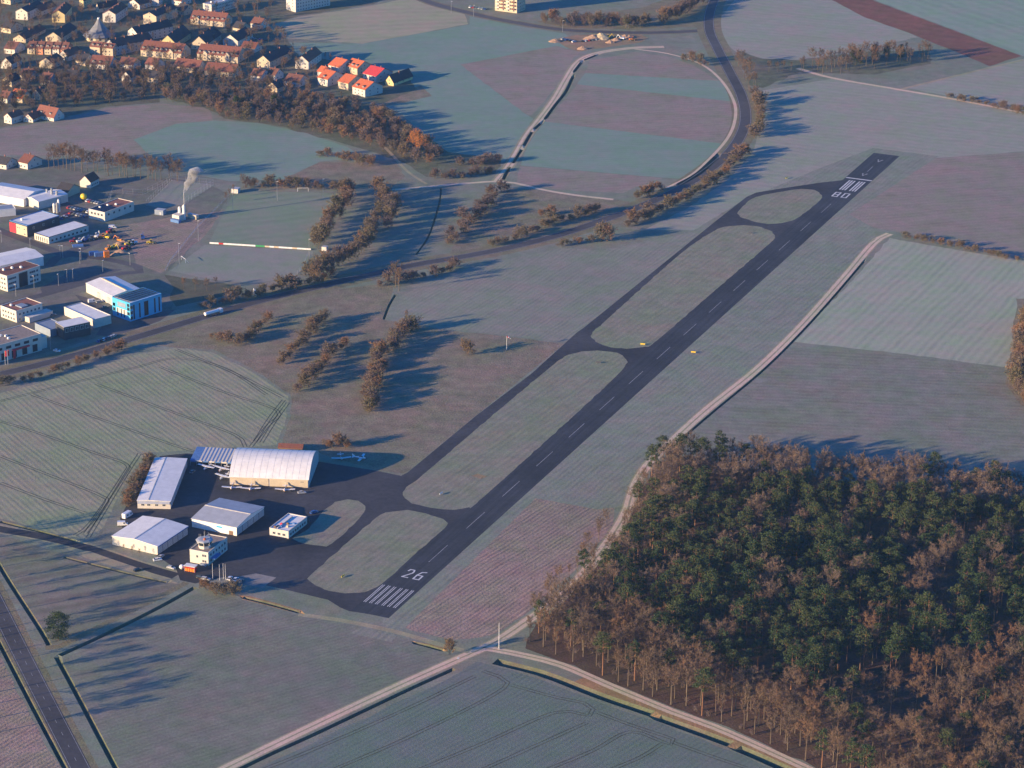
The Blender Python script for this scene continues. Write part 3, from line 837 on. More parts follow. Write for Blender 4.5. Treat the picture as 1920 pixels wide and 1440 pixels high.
class Block:
    """one building on a rectangular plan: survey points of its front left, front right and rear right base corners"""
    def __init__(s, name, A, B, C, label, cat='building', group=None):
        a, b, c = G(A), G(B), G(C)
        t = (b - a)
        s.L = t.length
        t.normalize()
        n = Vector((-t.y, t.x))
        s.D = abs((c - b).dot(n))
        s.rz = math.atan2(t.y, t.x)
        s.root = thing(name, (a.x, a.y, 0), s.rz, label, cat, group)
        s.a, s.t, s.n = a, t, n
    def put(s, mb, name, mat, smooth_=False, parent=None):
        return mb.build(name, mat, parent or s.root, smooth_=smooth_)
    def box(s, name, mat, x0, x1, y0, y1, z0, z1, parent=None):
        return MB().box(x0, x1, y0, y1, z0, z1).build(name, mat, parent or s.root)
    def on(s, side, me, name, u, z, w, h, parent=None):
        """window or door on a side: f front, r right, l left, b back; u metres along it"""
        o = link(name, me, parent or s.root)
        o.scale = (w, 1, h)
        if side == 'f': o.location = (u, 0, z)
        elif side == 'b': o.location, o.rotation_euler = (u, s.D, z), (0, 0, math.pi)
        elif side == 'r': o.location, o.rotation_euler = (s.L, u, z), (0, 0, math.pi / 2)
        elif side == 'l': o.location, o.rotation_euler = (0, u, z), (0, 0, -math.pi / 2)
        return o
    def grid(s, side, cols, rows, z0=1.0, fl=2.8, w=1.2, h=1.4, me=None, name='window', m0=1.2, m1=1.2):
        ext = s.L if side in 'fb' else s.D
        for r in range(rows):
            for c in range(cols):
                s.on(side, me or WINM, name, m0 + (ext - m0 - m1) * ((c + 0.5) / cols), z0 + r * fl, w, h)
    def gabled(s, eave, ridge, axis, wall, roof, over=0.45, th=0.25, skew=0.5):
        """axis x: ridge along the front; axis y: ridge runs back, gable in front"""
        L, D = s.L, s.D
        W_ = D if axis == 'x' else L
        E_ = L if axis == 'x' else D
        k = (ridge - eave) / (W_ / 2)
        mid = W_ * skew
        w = MB().prism([(0, 0), (W_, 0), (W_, eave), (mid, ridge), (0, eave)], 0, E_, axis)
        s.put(w, 'wall', MATS[wall])
        r_ = MB()
        for a_, b_ in ((-over, mid), (W_ + over, mid)):
            za = eave - k * over
            r_.prism([(a_, za + 0.03), (b_, ridge + 0.03), (b_, ridge + th + 0.03), (a_, za + th + 0.03)], -over, E_ + over, axis)
        s.roof = s.put(r_, 'roof', MATS[roof])
        s.k, s.eave, s.ridge, s.axis = k, eave, ridge, axis
        return s
    def flat(s, h, wall, roof, par=0.5, rim=None):
        L, D = s.L, s.D
        s.box('wall', MATS[wall], 0, L, 0, D, 0, h)
        s.roof = s.box('roof', MATS[roof], 0.3, L - 0.3, 0.3, D - 0.3, h, h + 0.15)
        mb = MB()
        t = 0.35
        mb.box(-0.05, L + 0.05, -0.05, t, h, h + par).box(-0.05, L + 0.05, D - t, D + 0.05, h, h + par)
        mb.box(-0.05, t, t, D - t, h, h + par).box(L - t, L + 0.05, t, D - t, h, h + par)
        s.put(mb, 'parapet', MATS[rim or wall])
        s.h = h
        return s
    def chimney(s, u, v=None, h=1.3):
        z = s.ridge
        mat = MATS['chimney brick']
        if s.axis == 'x':
            s.box('chimney', mat, u - 0.35, u + 0.35, s.D / 2 + 0.5, s.D / 2 + 1.2, z - 1.2, z + h, s.roof)
        else:
            s.box('chimney', mat, s.L / 2 + 0.5, s.L / 2 + 1.2, u - 0.35, u + 0.35, z - 1.2, z + h, s.roof)
    def dormer(s, u, w=1.6, y=1.3, h=1.5, wall='white render'):
        """small box dormer in the front slope (ridge along the front)"""
        zf = s.eave + s.k * y
        mb = MB()
        mb.box(u - w / 2, u + w / 2, y, y + (h / s.k) + 0.6, zf - 0.1, zf + h)
        d = s.put(mb, 'dormer', MATS[wall], parent=s.roof)
        cap = MB().box(u - w / 2 - 0.15, u + w / 2 + 0.15, y - 0.25, y + (h / s.k) + 0.5, zf + h + 0.003, zf + h + 0.2)
        s.put(cap, 'dormer_roof', MATS['dark tiles'], parent=s.roof)
        o = link('window', WINM, s.roof)
        o.scale, o.location = (w * 0.7, 1, h * 0.7), (u, y, zf + 0.25)
    def gablet(s, u, w, h, wall):
        mb = MB().prism([(u - w / 2, 0.3), (u + w / 2, 0.3), (u + w / 2, h), (u, h + w * 0.45), (u - w / 2, h)], -0.6, 4.0, 'y')
        s.put(mb, 'front_gable', MATS[wall])
        for z in (1.0, 3.8):
            o = link('window', WINM, s.root)
            o.scale, o.location = (1.3, 1, 1.3), (u, -0.6, z)

def unit(B, u, v, z, w=1.6, d=1.2, h=0.9, mat='pale metal', name='roof_unit'):
    mb = MB().box(u, u + w, v, v + d, z, z + h).box(u + 0.2, u + w - 0.2, v + 0.2, v + d - 0.2, z + h, z + h + 0.25)
    return B.put(mb, name, MATS[mat], parent=B.roof)

# ---------------- airfield hangars
b = Block('hangar', (211, 1021), (295.6, 1040.5), (348, 1001.5), 'white gabled hangar beside the access road with bare saplings along its front', 'hangar')
b.gabled(4.6, 5.8, 'y', 'white render', 'pale metal', 0.3, 0.2)
b.box('ridge_gap', MATS['grey metal roof'], b.L / 2 - 0.35, b.L / 2 + 0.35, -0.25, b.D + 0.25, 5.9, 6.1, b.roof)
for k in range(6): b.on('r', DOORM, 'hangar_door', b.D * (k + 0.5) / 6, 0.05, b.D / 6 - 0.15, 3.9)
b.box('gutter', MATS['blue metal'], b.L + 0.3, b.L + 0.55, -0.2, b.D + 0.2, 4.3, 4.6, b.roof)

b = Block('hangar', (258, 953), (320, 954.5), (353, 874), 'long white hangar beside the brown hedge with tree shadows across its roof', 'hangar')
b.gabled(4.2, 4.6, 'y', 'white render', 'pale metal', 0.25, 0.2, 0.34)
for u in (0.16, 0.34, 0.58, 0.80): b.on('f', WINM, 'window', b.L * u, 1.5, 1.7, 1.3)
for k in range(8): b.on('r', DOORM, 'hangar_door', b.D * (k + 0.5) / 8, 0.05, b.D / 8 - 0.2, 3.7)
b.box('seam', MATS['grey metal roof'], b.L * 0.34 - 0.25, b.L * 0.34 + 0.25, 0, b.D, 4.75, 4.9, b.roof)
b.put(MB().prism([(-1.4, 3.3), (0.0, 4.25), (0.0, 4.05), (-1.4, 3.1)], 0.3, b.L - 0.3, 'x'), 'canopy', MATS['grey metal roof'])

b = Block('arched_hangar', (431, 908.5), (578.5, 914.5), (604, 880), 'big hangar with a curved pale metal roof and two cream sliding doors', 'hangar')
b.D = 36.0
L, D = b.L, b.D
rad_n = 18
prof = [(0, 4.6)]
for i in range(rad_n + 1):
    t = i / rad_n
    prof.append((D * t, 4.6 + 6.6 * math.sin(math.pi * t) ** 0.85))
wallp = [(0, 0), (D, 0)] + [(p, z) for p, z in reversed(prof[1:])]
b.put(MB().prism(wallp, 0, L, 'x'), 'wall', MATS['grey render'])
outer = [(p, z + 0.06) for p, z in prof[1:]]
rp = [(-0.35, 4.45)] + outer[1:-1] + [(D + 0.35, 4.45)]
rp2 = rp + [(p, z + 0.22) for p, z in reversed(rp)]
b.roof = b.put(MB().prism(rp2, -0.3, L + 0.3, 'x'), 'roof', MATS['pale metal'])
for k in range(12):
    u = L * (k + 0.5) / 12
    seam = [(p, z + 0.222) for p, z in rp] + [(p, z + 0.245) for p, z in reversed(rp)]
    b.put(MB().prism(seam, u - 0.06, u + 0.06, 'x'), 'roof_seam', MATS['grey metal roof'], parent=b.roof)
for k in range(2): b.box('hangar_door', MATS['cream render'], 0.4 + k * L / 2, L / 2 - 0.25 + k * L / 2, -0.22, -0.02, 0.05, 4.3)
b.box('door_track', MATS['grey metal roof'], 0, L, -0.3, -0.02, 4.31, 4.44)
b.box('door_plate', MATS['dark frame'], L - 4.2, L - 2.4, -0.26, -0.22, 3.0, 3.3)

b = Block('hangar', (360, 988), (444, 1005), (494, 966), 'grey roofed hangar with a pale ridge in the middle of the apron', 'hangar')
b.gabled(4.6, 6.3, 'x', 'pale metal', 'grey metal roof', 0.3, 0.2)
b.box('ridge_cap', MATS['white render'], -0.3, b.L + 0.3, b.D / 2 - 0.5, b.D / 2 + 0.5, 6.5, 6.68, b.roof)
for k in range(5): b.on('r', DOORM, 'hangar_door', b.D * (k + 0.5) / 5, 0.05, b.D / 5 - 0.15, 3.6)
b.box('sign_board', MATS['cyan cladding'], b.L * 0.55, b.L * 0.68, -0.12, 0.0, 2.6, 3.6)
b.put(MB().box(-0.31, 0.0, -0.3, b.D + 0.3, 4.4, 4.75), 'verge_trim', MATS['white render'], parent=b.roof)
w = b.box('sliding_gate', MATS['timber'], b.L * 0.83, b.L * 0.92, -0.1, 0, 0.05, 2.2)

b = Block('clubhouse', (505.5, 1003), (541, 1010), (579.6, 983), 'flat white clubhouse with a roof terrace between hangar and grass', 'building')
b.flat(3.6, 'white render', 'pale metal', 0.5)
b.grid('f', 3, 1, 1.0, w=1.8, h=1.3)
b.grid('r', 7, 1, 0.9, w=1.7, h=1.5)
b.box('terrace_rail', MATS['white render'], b.L * 0.36, b.L * 0.39, 1.2, b.D - 3, 3.75, 4.4, b.roof)
for k in range(6): unit(b, 1.5 + (k * 2.7) % (b.L - 4), 1.5 + k * 1.5, 3.76, 1.3, 0.9, 0.7, ['timber', 'blue metal', 'cream render', 'red cladding'][k % 4], 'terrace_table')
b.box('skylight', MATS['window glass'], 2.0, 4.4, 3.0, 5.0, 3.76, 4.0, b.roof)
b.put(MB().box(b.L - 4, b.L + 0.02, b.D, b.D + 3.4, 0, 3.0), 'annex', MATS['dark cladding'])

# control tower building
b = Block('control_tower', (356.5, 1054), (391, 1060.5), (431, 1032), 'white airfield building with an octagonal glazed control cab on its roof', 'tower')
b.flat(6.6, 'white render', 'gravel roof', 0.45)
L, D = b.L, b.D
for u, z in ((0.72, 4.2), (0.84, 4.2), (0.72, 1.2), (0.84, 1.2), (0.4, 3.2)): b.on('f', WINM, 'window', L * u, z, 1.1, 1.4)
b.grid('r', 6, 2, 1.0, 3.1, 1.5, 1.5)
cx, cy = L * 0.52, 5.6
def octo(r, z): return [(cx + r * math.cos(math.pi / 8 + k * math.pi / 4), cy + r * math.sin(math.pi / 8 + k * math.pi / 4), z) for k in range(8)]
b.put(MB().loft([octo(3.0, 6.6), octo(3.0, 8.3), octo(3.35, 8.5)]), 'cab_base', MATS['white render'])
cab = b.put(MB().loft([octo(3.3, 8.52), octo(3.75, 10.5)]), 'cab_glazing', MATS['window glass'])
for p, q in zip(octo(3.36, 8.5), octo(3.82, 10.55)): b.put(MB().bar(p, q, 0.14), 'mullion', MATS['white render'], parent=cab)
b.put(MB().loft([octo(4.3, 10.52), octo(4.3, 10.95), octo(3.2, 11.25)]), 'cab_roof', MATS['grey metal roof'])
for k in range(7):
    p = octo(2.6, 11.2)[k]
    b.put(MB().bar(p, (p[0], p[1], 13.0 + (k % 3) * 0.9), 0.06), 'antenna', MATS['steel'])
b.put(MB().bar((cx, cy, 11.2), (cx, cy, 15.2), 0.09), 'antenna', MATS['steel'])
b.put(MB().cyl(cx + 0.6, cy - 0.8, 11.24, 12.1, 0.8, 0.5), 'beacon', MATS['new clay tiles'])
mb = MB()
for k in range(9): mb.bar((0.1, k * 1.2, 7.05), (0.1, k * 1.2, 7.95), 0.04)
mb.bar((0.1, 0, 7.9), (0.1, 9.6, 7.9), 0.05)
b.put(mb, 'railing', MATS['steel'])
b.put(MB().box(L, L + 2.6, D * 0.1, D * 0.45, 2.9, 3.15), 'canopy', MATS['blue metal'])
b.put(MB().box(L * 0.6, L - 0.8, -1.6, 0.0, 0, 0.9), 'porch', MATS['slate blue roof'])

b = Block('open_hangar', (357, 873), (438, 877.5), (447, 862), 'low aircraft shelter with a blue and white striped roof between two hangars', 'hangar')
b.D = 16
L, D = b.L, b.D
b.put(MB().box(0, L, D - 0.3, D, 0, 3.4), 'back_wall', MATS['blue metal'])
for k in range(8): b.box('post', MATS['steel'], k * L / 7 - 0.12, k * L / 7 + 0.12, 0.2, 0.45, 0, 3.3)
ns = 24
for k in range(ns):
    x0, x1 = L * k / ns, L * (k + 1) / ns
    mm = 'blue metal' if (k % 2 == 0 or k < 5) else 'white render'
    b.put(MB().prism([(-0.4, 3.3), (D, 4.3), (D, 4.42), (-0.4, 3.42)], x0 + 0.01, x1 - 0.01, 'x'), 'roof_panel', MATS[mm])
for k in range(7):
    b.put(MB().box(k * L / 7 + 0.2, (k + 1) * L / 7 - 0.2, -0.35, -0.25, 2.5, 3.25), 'valance', MATS['white render' if k % 2 else 'blue metal'])

b = Block('shed', (522, 848), (567, 850), (570, 843), 'low red roofed shed behind the arched hangar', 'shed')
b.gabled(2.8, 4.2, 'x', 'timber', 'clay tiles', 0.3, 0.15)

# ---------------- industrial estate
def office(name, A, B, C, h, wall, roof, label, fw=0, rw=0, lw=0, rows=2, z0=1.0, fl=3.2, w=1.5, wh=1.5, par=0.5, rim=None, units=2, cat='office'):
    o = Block(name, A, B, C, label, cat)
    o.flat(h, wall, roof, par, rim)
    if fw: o.grid('f', fw, rows, z0, fl, w, wh)
    if rw: o.grid('r', rw, rows, z0, fl, w, wh)
    for k in range(units):
        unit(o, o.L * (0.25 + 0.3 * (k % 2)) + (k // 2) * 1.1, o.D * (0.2 + 0.55 * ((k * 7) % 10) / 10), h + 0.15)
    return o
h1 = Block('workshop_hall', (162, 548), (211.5, 573), (261, 557.5), 'white workshop hall with roller doors joined to the cyan office', 'hall')
h1.gabled(6.0, 7.4, 'x', 'white render', 'pale metal', 0.2, 0.2)
for u in (0.48, 0.86): h1.on('f', DOORM, 'roller_door', h1.L * u, 0.05, 3.4, 4.0)
h1.box('ridge_light', MATS['cream render'], 2, h1.L - 1, h1.D / 2 - 0.5, h1.D / 2 + 0.5, 7.55, 7.95, h1.roof)
o = office('cyan_office', (211.5, 591), (245, 603), (304, 584), 11.6, 'cyan cladding', 'pale metal', 'bright cyan office block with rows of solar panels on its roof', 0, 0, par=0.25, units=0)
for k in range(5):
    u0_ = 0.8 + k * (o.L - 1.6) / 5
    o.put(MB().prism([(u0_, 11.95), (u0_ + (o.L - 1.6) / 5 * 0.56, 12.35), (u0_ + (o.L - 1.6) / 5 * 0.56, 12.45), (u0_, 12.05)], 0.8, o.D - 0.8, 'y'), 'solar_panel', MATS['solar cell'], parent=o.roof)
for u in (0.10, 0.9):
    for z in (3.6, 6.6, 9.0 if u > .5 else 6.6): o.on('f', GLAZM, 'glazing', o.L * u, z, 2.2, 2.0)
for u in (0.3, 0.5, 0.66): o.on('f', GLAZM, 'glazing', o.L * u, 1.2, 0.9, 5.0)
o.box('white_panel', MATS['white render'], o.L * 0.24, o.L * 0.82, -0.03, 0.0, 3.4, 6.4)
o.box('sign_board', MATS['slate blue roof'], o.L * 0.3, o.L * 0.75, -0.1, 0.0, 7.6, 10.4)
for u in (0.12, 0.3, 0.5, 0.55, 0.78, 0.92): o.on('r', GLAZM, 'glazing', o.D * u, 0.8, 1.1 if u != 0.5 else 3.0, 9.2)
for k in range(3): o.on('r', WINM, 'window', o.D * 0.04, 0.8 + 3.4 * k, 2.2, 2.4)
o = office('low_wing', (121, 591), (177, 615.5), (210, 607), 5.0, 'white render', 'pale metal', 'long low white car workshop with a plain pale flat roof', 0, 0, units=0, cat='workshop')
o = office('glass_showroom', (105, 628), (121, 638), (161.5, 622), 8.0, 'dark cladding', 'pale metal', 'dark glazed showroom under a thin white flat roof', 0, 0, par=0.2, rim='white render', units=0, cat='showroom')
for u in range(5): o.on('r', WINM, 'window', o.D * (0.12 + 0.19 * u), 4.6, 2.4, 2.6)
o = office('workshop', (66, 619), (95, 632), (113, 618), 4.2, 'slate blue roof', 'slate blue roof', 'low blue grey flat roofed workshop between two showrooms', 0, 0, units=0, cat='workshop')
o = office('red_trim_showroom', (-45, 692), (79, 657), (43, 640), 10.2, 'white render', 'gravel roof', 'white car showroom with red trim and flagpoles by the bypass', 0, 0, units=7, cat='showroom')
o.grid('f', 7, 1, 7.0, w=3.6, h=1.6, me=GLAZM, name='glazing')
o.grid('f', 6, 1, 0.6, w=3.4, h=4.4, me=GLAZM, name='glazing')
o.box('red_canopy', MATS['red cladding'], o.L * 0.55, o.L * 0.8, -1.4, 0, 5.2, 6.0)
o.box('red_pillar', MATS['red cladding'], o.L * 0.56, o.L * 0.59, -0.8, 0, 0, 5.2)
o.box('annex', MATS['white render'], o.L + 0.02, o.L + 5, 2, 9, 0, 7.4)
o = office('office', (2, 594), (31.5, 605), (86.5, 592), 7.0, 'white render', 'red gravel roof', 'white two storey office with a red gravel roof and skylight', 5, 6, rows=2, z0=1.0, fl=3.0, units=1)
o.box('skylight', MATS['slate blue roof'], o.L * 0.45, o.L * 0.85, o.D * 0.3, o.D * 0.55, 7.15, 7.9, o.roof)
o.box('low_wing', MATS['white render'], o.L + 0.02, o.L + 6, o.D * 0.25, o.D * 1.15, 0, 3.2)
o = office('office', (-14, 537.5), (14.6, 547), (77, 527), 10.2, 'white render', 'brown tiles', 'three storey white office with a brown roof and recessed glazed entrance', 5, 0, rows=3, z0=1.0, fl=3.0, par=0.2, units=3)
for r in range(3):
    for u in (0.06, 0.12, 0.18, 0.24, 0.7, 0.76, 0.82, 0.9): o.on('r', WINM, 'window', o.D * u, 1.0 + 3.0 * r, 1.7, 1.6)
o.on('r', GLAZM, 'entrance_glazing', o.D * 0.48, 0.1, o.D * 0.26, 9.4)
hb = Block('warehouse', (-32, 499), (0, 516), (71, 492), 'wide warehouse with a blue and white roof behind the brown roofed office', 'hall')
hb.gabled(6.0, 7.6, 'y', 'pale metal', 'pale metal', 0.3, 0.2)
o = office('red_front_shop', (19, 435), (52, 445), (97, 421.5), 7.8, 'dark cladding', 'pale metal', 'dark cube shop with a bright red front corner', 0, 3, rows=1, z0=4.5, w=1.6, par=0.5, rim='blue metal', units=1, cat='shop')
o.box('red_panel', MATS['red cladding'], -0.05, o.L * 0.36, -0.12, -0.002, 0.6, 7.0)
o.box('beige_panel', MATS['cream render'], o.L * 0.37, o.L - 0.3, -0.1, -0.002, 0.3, 7.2)
for u in (0.45, 0.56, 0.84): o.on('f', WINM, 'window', o.L * u, 4.6, 1.2, 0.8).location.y = -0.1
o.on('f', WINM, 'window', o.L * 0.85, 1.2, 1.8, 0.9).location.y = -0.1
o = office('low_shop', (65, 449), (92, 457.5), (161.5, 433), 4.4, 'white render', 'pale metal', 'long low white shop with tall front windows beside the machine yard', 0, 0, par=0.3, rim='dark frame', units=0, cat='shop')
for k in range(6): o.on('f', GLAZM, 'glazing', o.L * (0.12 + 0.15 * k), 0.4, 0.7, 2.8)
o.grid('r', 9, 1, 1.2, w=1.5, h=1.2, me=GLAZM, name='window')
hb = Block('white_hall', (47, 384), (73, 393), (124, 377), 'white hall with a long blank side wall and rooftop cyclones', 'hall')
hb.gabled(5.4, 6.8, 'y', 'white render', 'pale metal', 0.2, 0.2)
hb.on('r', DOORM, 'roller_door', hb.D * 0.68, 0.05, 4.0, 3.6)
for k in range(4):
    hb.put(MB().cyl(hb.L * (0.3 + 0.18 * k), hb.D * (0.62 + 0.08 * (k % 2)), 6.0, 9.0 + (k % 3) * 0.8, 0.9, 0.7, 10), 'cyclone', MATS['steel'], parent=hb.roof)
hb = Block('pale_hall', (-36, 374), (45, 388), (64, 366), 'broad hall under a pale grey roof with a blue rear slope', 'hall')
hb.gabled(5.2, 7.4, 'x', 'pale metal', 'pale metal', 0.3, 0.2)
o = office('office', (167, 409), (197, 416), (263, 398), 6.2, 'white render', 'red gravel roof', 'white two storey office with solar panels and four big windows in its front', 4, 5, rows=1, z0=3.4, w=1.9, wh=1.8, units=3)
for k in range(7): o.put(MB().prism([(0, 6.4), (1.3, 6.75), (1.3, 6.83), (0, 6.48)], 1 + 0.0, o.L - 1, 'x'), 'solar_panel', MATS['solar cell'], parent=o.roof).location = (0, 1.2 + k * 1.7, 0)
hb = Block('house', (106, 366), (128, 370), (148, 360), 'house with dark tiles and a lit gable beside the white hall', 'house')
hb.gabled(4.0, 7.5, 'x', 'cream render', 'dark tiles')
hb = Block('house', (150, 350), (170, 353), (192, 346), 'house with dark tiles in front of the bare tree line', 'house')
hb.gabled(4.5, 8.5, 'y', 'white render', 'brown tiles')
hb.grid('r', 4, 1)
o = office('canopy_hall', (-30, 410), (30, 404), (60, 392), 4.6, 'pale metal', 'slate blue roof', 'low blue grey roofed hall beside the dark cube shop', 0, 6, rows=1, z0=1.2, units=0, cat='hall')
# asphalt plant with chimney
b = Block('boiler_plant', (323, 413), (336, 416), (346, 410), 'small white plant with silos and a slender smoking chimney', 'plant')
b.box('machine_house', MATS['white render'], 0, b.L, 0, b.D * 0.9, 0, 4.2)
for k in range(3): b.put(MB().cyl(1.5 + k * 2.0, b.D * 0.8 + (k % 2) * 2, 0, 7.5 + k, 1.0, 1.0, 12).cyl(1.5 + k * 2.0, b.D * 0.8 + (k % 2) * 2, 7.5 + k, 8.6 + k, 1.0, 0.2, 12), 'silo', MATS['pale metal'])
b.put(MB().cyl(b.L * 0.9, b.D * 0.9, 0, 19.0, 0.5, 0.38, 10), 'chimney', MATS['steel'])
b.box('blue_tank', MATS['blue metal'], 1, b.L + 2, -3.0, -0.6, 0, 2.0)
PLANT = b
for nm, A, B, C, hh, wl, lb in (('container', (352, 408), (368, 412), (372, 410), 2.8, 'cream render', 'cream site container lying beside the boiler plant'),
                          ('trailer', (290, 402), (306, 404), (309, 400), 3.2, 'slate blue roof', 'pale blue box trailer parked behind the solar roofed office'),
                          ('container', (434, 362), (446, 363), (450, 359), 3.0, 'white render', 'white kiosk at the corner of the sports pitch'),
                          ('cabin', (603, 470), (612, 471), (614, 468), 2.6, 'white render', 'white cabin below the pitch between two tree rows')):
    o = Block(nm, A, B, C, lb, nm)
    o.box('body', MATS[wl], 0, o.L, 0, max(2.4, o.D), 0, hh)
    o.box('roof', MATS['grey metal roof'], -0.1, o.L + 0.1, -0.1, max(2.4, o.D) + 0.1, hh, hh + 0.15)
    o.box('door', MATS['door grey'], o.L * 0.6, o.L * 0.6 + 1, -0.06, -0.002, 0.1, 2.1)

# ---------------- town
HS = 'houses of the town above the fields'
def house(A, B, C, eave, ridge, axis, wall, roof, label, fw=3, rw=3, rows=2, dorm=0, gabs=0, chim=1, fl=2.7, cat='house'):
    o = Block('house' if cat == 'house' else cat.replace(' ', '_'), A, B, C, label, cat, HS)
    o.gabled(eave, ridge, axis, wall, roof)
    if axis == 'y':
        for r in range(rows):
            for c in range(fw): o.on('f', WINM, 'window', o.L * (c + 0.5) / fw, 1.0 + fl * r, 1.1, 1.3)
        o.on('f', WINM, 'window', o.L / 2, max(eave - 0.4, 1.0 + fl * rows), 1.0, 1.2)
        if rw: o.grid('r', rw, rows, 1.0, fl, 1.1, 1.3)
    else:
        if fw: o.grid('f', fw, rows, 1.0, fl, 1.2, 1.3)
        if rw: o.grid('r', rw, rows, 1.0, fl, 1.1, 1.3)
        o.on('r', WINM, 'window', o.D / 2, eave + 0.3, 1.0, 1.1)
    for k in range(dorm): o.dormer(o.L * (k + 0.5) / dorm, wall='white render')
    for k in range(gabs): o.gablet(o.L * (0.2 + 0.55 * k), 4.0, eave + 0.6, wall)
    for k in range(chim):
        e = o.L if axis == 'x' else o.D
        o.chimney(e * (k + 0.6) / (chim + 0.3))
    return o
house((30, 36), (52, 38), (80, 23), 7.2, 10.2, 'y', 'white render', 'dark tiles', 'white gabled block with a blue shaded side near the tall bare tree', 2, 6, 2, cat='apartment house')
house((98, 42), (122, 42.5), (149, 27), 7.2, 10.8, 'y', 'yellow render', 'brown tiles', 'pale yellow gabled block right behind the grey parish hall roof', 1, 6, 2, chim=3, cat='apartment house')
house((149, 15), (157, 16), (174, 10), 7.0, 9.5, 'y', 'yellow render', 'dark tiles', 'deep yellow house at the far edge of the town', 1, 3, 2)
house((193, 41.5), (217, 43), (242, 28), 7.6, 10.8, 'y', 'white render', 'brown tiles', 'white gabled block with a mast beside the tent roofed church', 2, 6, 2, chim=2, cat='apartment house')
house((86, 79), (115, 81), (142, 62), 4.6, 9.0, 'y', 'cream render', 'dark tiles', 'parish hall with a steep dark roof between row houses and church', 2, 5, 1, cat='hall')
house((25, 78), (48, 80), (84, 60), 3.0, 6.5, 'y', 'cream render', 'brown tiles', 'low long house with purple brown tiles beside the parish hall', 2, 5, 1)
for k in range(5):
    x = 51.5 + 15.2 * k
    house((x, 101 + 0.5 * k), (x + 13.8, 102 + 0.5 * k), (x + 20, 95 + 0.5 * k), 5.2 - 0.0 * k, 9.4, 'x', ['cream render', 'orange render', 'cream render', 'white render', 'orange render'][k], 'brown tiles',
          ['cream end house of the stepped row on its west end', 'orange row house between two cream ones', 'cream row house in the middle of the stepped row', 'white row house beside the orange end house', 'orange end house of the stepped row nearest the church'][k], 2, 0 if k < 4 else 2, 2, 2 if k % 2 else 1)
house((169, 103), (187.5, 105), (193, 98), 7.2, 10.0, 'x', 'cream render', 'clay tiles', 'cream block with red mansard tiles left of its twin below the church', 2, 2, 2, 2, cat='apartment house')
house((192, 105), (212, 107), (217, 101), 7.2, 10.0, 'x', 'cream render', 'clay tiles', 'cream block with balconies right of its twin below the church', 2, 2, 2, 2, cat='apartment house')
house((198, 98), (216, 104), (256, 80), 7.6, 12.0, 'y', 'grey render', 'dark tiles', 'long slate roofed block running back from the twin cream blocks', 1, 8, 3, chim=4, cat='apartment house')
house((240, 76), (258, 81), (294, 58), 8.2, 12.6, 'y', 'white render', 'dark tiles', 'slate roofed block one step higher behind the long block', 1, 7, 3, chim=3, cat='apartment house')
house((269, 45), (293.5, 48), (322, 30), 8.0, 11.0, 'y', 'cream render', 'dark tiles', 'cream gabled block with a dark roof behind the slate blocks', 1, 5, 3, chim=2, cat='apartment house')
house((279, 11), (298, 12), (310, 7), 5.5, 9.0, 'y', 'white render', 'clay tiles', 'white gabled house at the far top of the town', 2, 3, 1)
house((300.5, 90), (329, 92), (356, 72), 5.2, 11.4, 'y', 'yellow render', 'dark tiles', 'yellow steep gabled house behind the long red roofed row', 3, 5, 1, chim=2)
house((359, 92), (388, 94), (415, 74), 5.2, 11.4, 'y', 'cream render', 'dark tiles', 'cream steep gabled house behind the eastern red roofed row', 2, 5, 1, chim=2)
house((264, 105), (340, 112.5), (350, 102), 5.4, 11.2, 'x', 'cream render', 'clay tiles', 'long red roofed row with white dormers and two front gables', 9, 2, 2, 9, 2, 4, cat='row house')
house((370, 112), (446, 119), (457, 108), 5.4, 11.2, 'x', 'cream render', 'clay tiles', 'eastern long red roofed row with dormers and dark tree before it', 9, 2, 2, 9, 2, 4, cat='row house')
house((357, 45), (421, 51), (435, 43), 4.8, 10.4, 'x', 'cream render', 'clay tiles', 'red roofed row with yellow walls in front of the white block', 8, 2, 2, 7, 1, 4, cat='row house')
o = office('apartment_block', (381, 25), (397, 28), (467, 18), 8.6, 'white render', 'grey metal roof', 'long white apartment block with rows of small windows', 2, 16, rows=3, z0=0.9, fl=2.7, w=1.0, wh=1.2, cat='apartment block')
o = office('apartment_block', (537, 18), (554.5, 23), (615, 9), 13.0, 'white render', 'grey metal roof', 'tall white apartment block at the edge of the beige field', 2, 12, rows=4, z0=0.9, fl=2.8, w=1.1, wh=1.3, cat='apartment block')
o = office('apartment_tower', (928, 19.5), (969, 25), (985, 18), 27.0, 'cream render', 'gravel roof', 'tall cream apartment tower with stacked balconies by the town road', 0, 4, rows=8, z0=1.0, fl=3.1, w=1.2, wh=1.4, cat='apartment tower')
for r in range(8):
    for c in range(4):
        o.on('f', WINM, 'window', o.L * (0.14 + 0.24 * c), 1.0 + 3.1 * r, 1.5, 1.6)
        if r: o.box('balcony', MATS['brown tiles' if c % 2 else 'white render'], o.L * (0.14 + 0.24 * c) - 1.7, o.L * (0.14 + 0.24 * c) + 1.7, -1.4, -0.07, 0.4 + 3.1 * r - 0.6, 0.4 + 3.1 * r + 0.5)
house((482, 127), (506, 130), (540, 109), 6.4, 10.8, 'y', 'cream render', 'dark tiles', 'cream gabled house with dark roof at the end of the gardens', 2, 5, 2, chim=2)
house((554, 128.5), (578.5, 130.5), (606, 113), 6.4, 11.0, 'y', 'white render', 'brown tiles', 'white gabled house with dark roof next to the orange roofed houses', 2, 5, 2, chim=2)
NEW = 'new clay tiles'
house((616, 134), (636, 139), (648, 126), 5.6, 10.0, 'x', 'white render', NEW, 'plain bright orange roofed house at the back of the new group', 2, 2, 2)
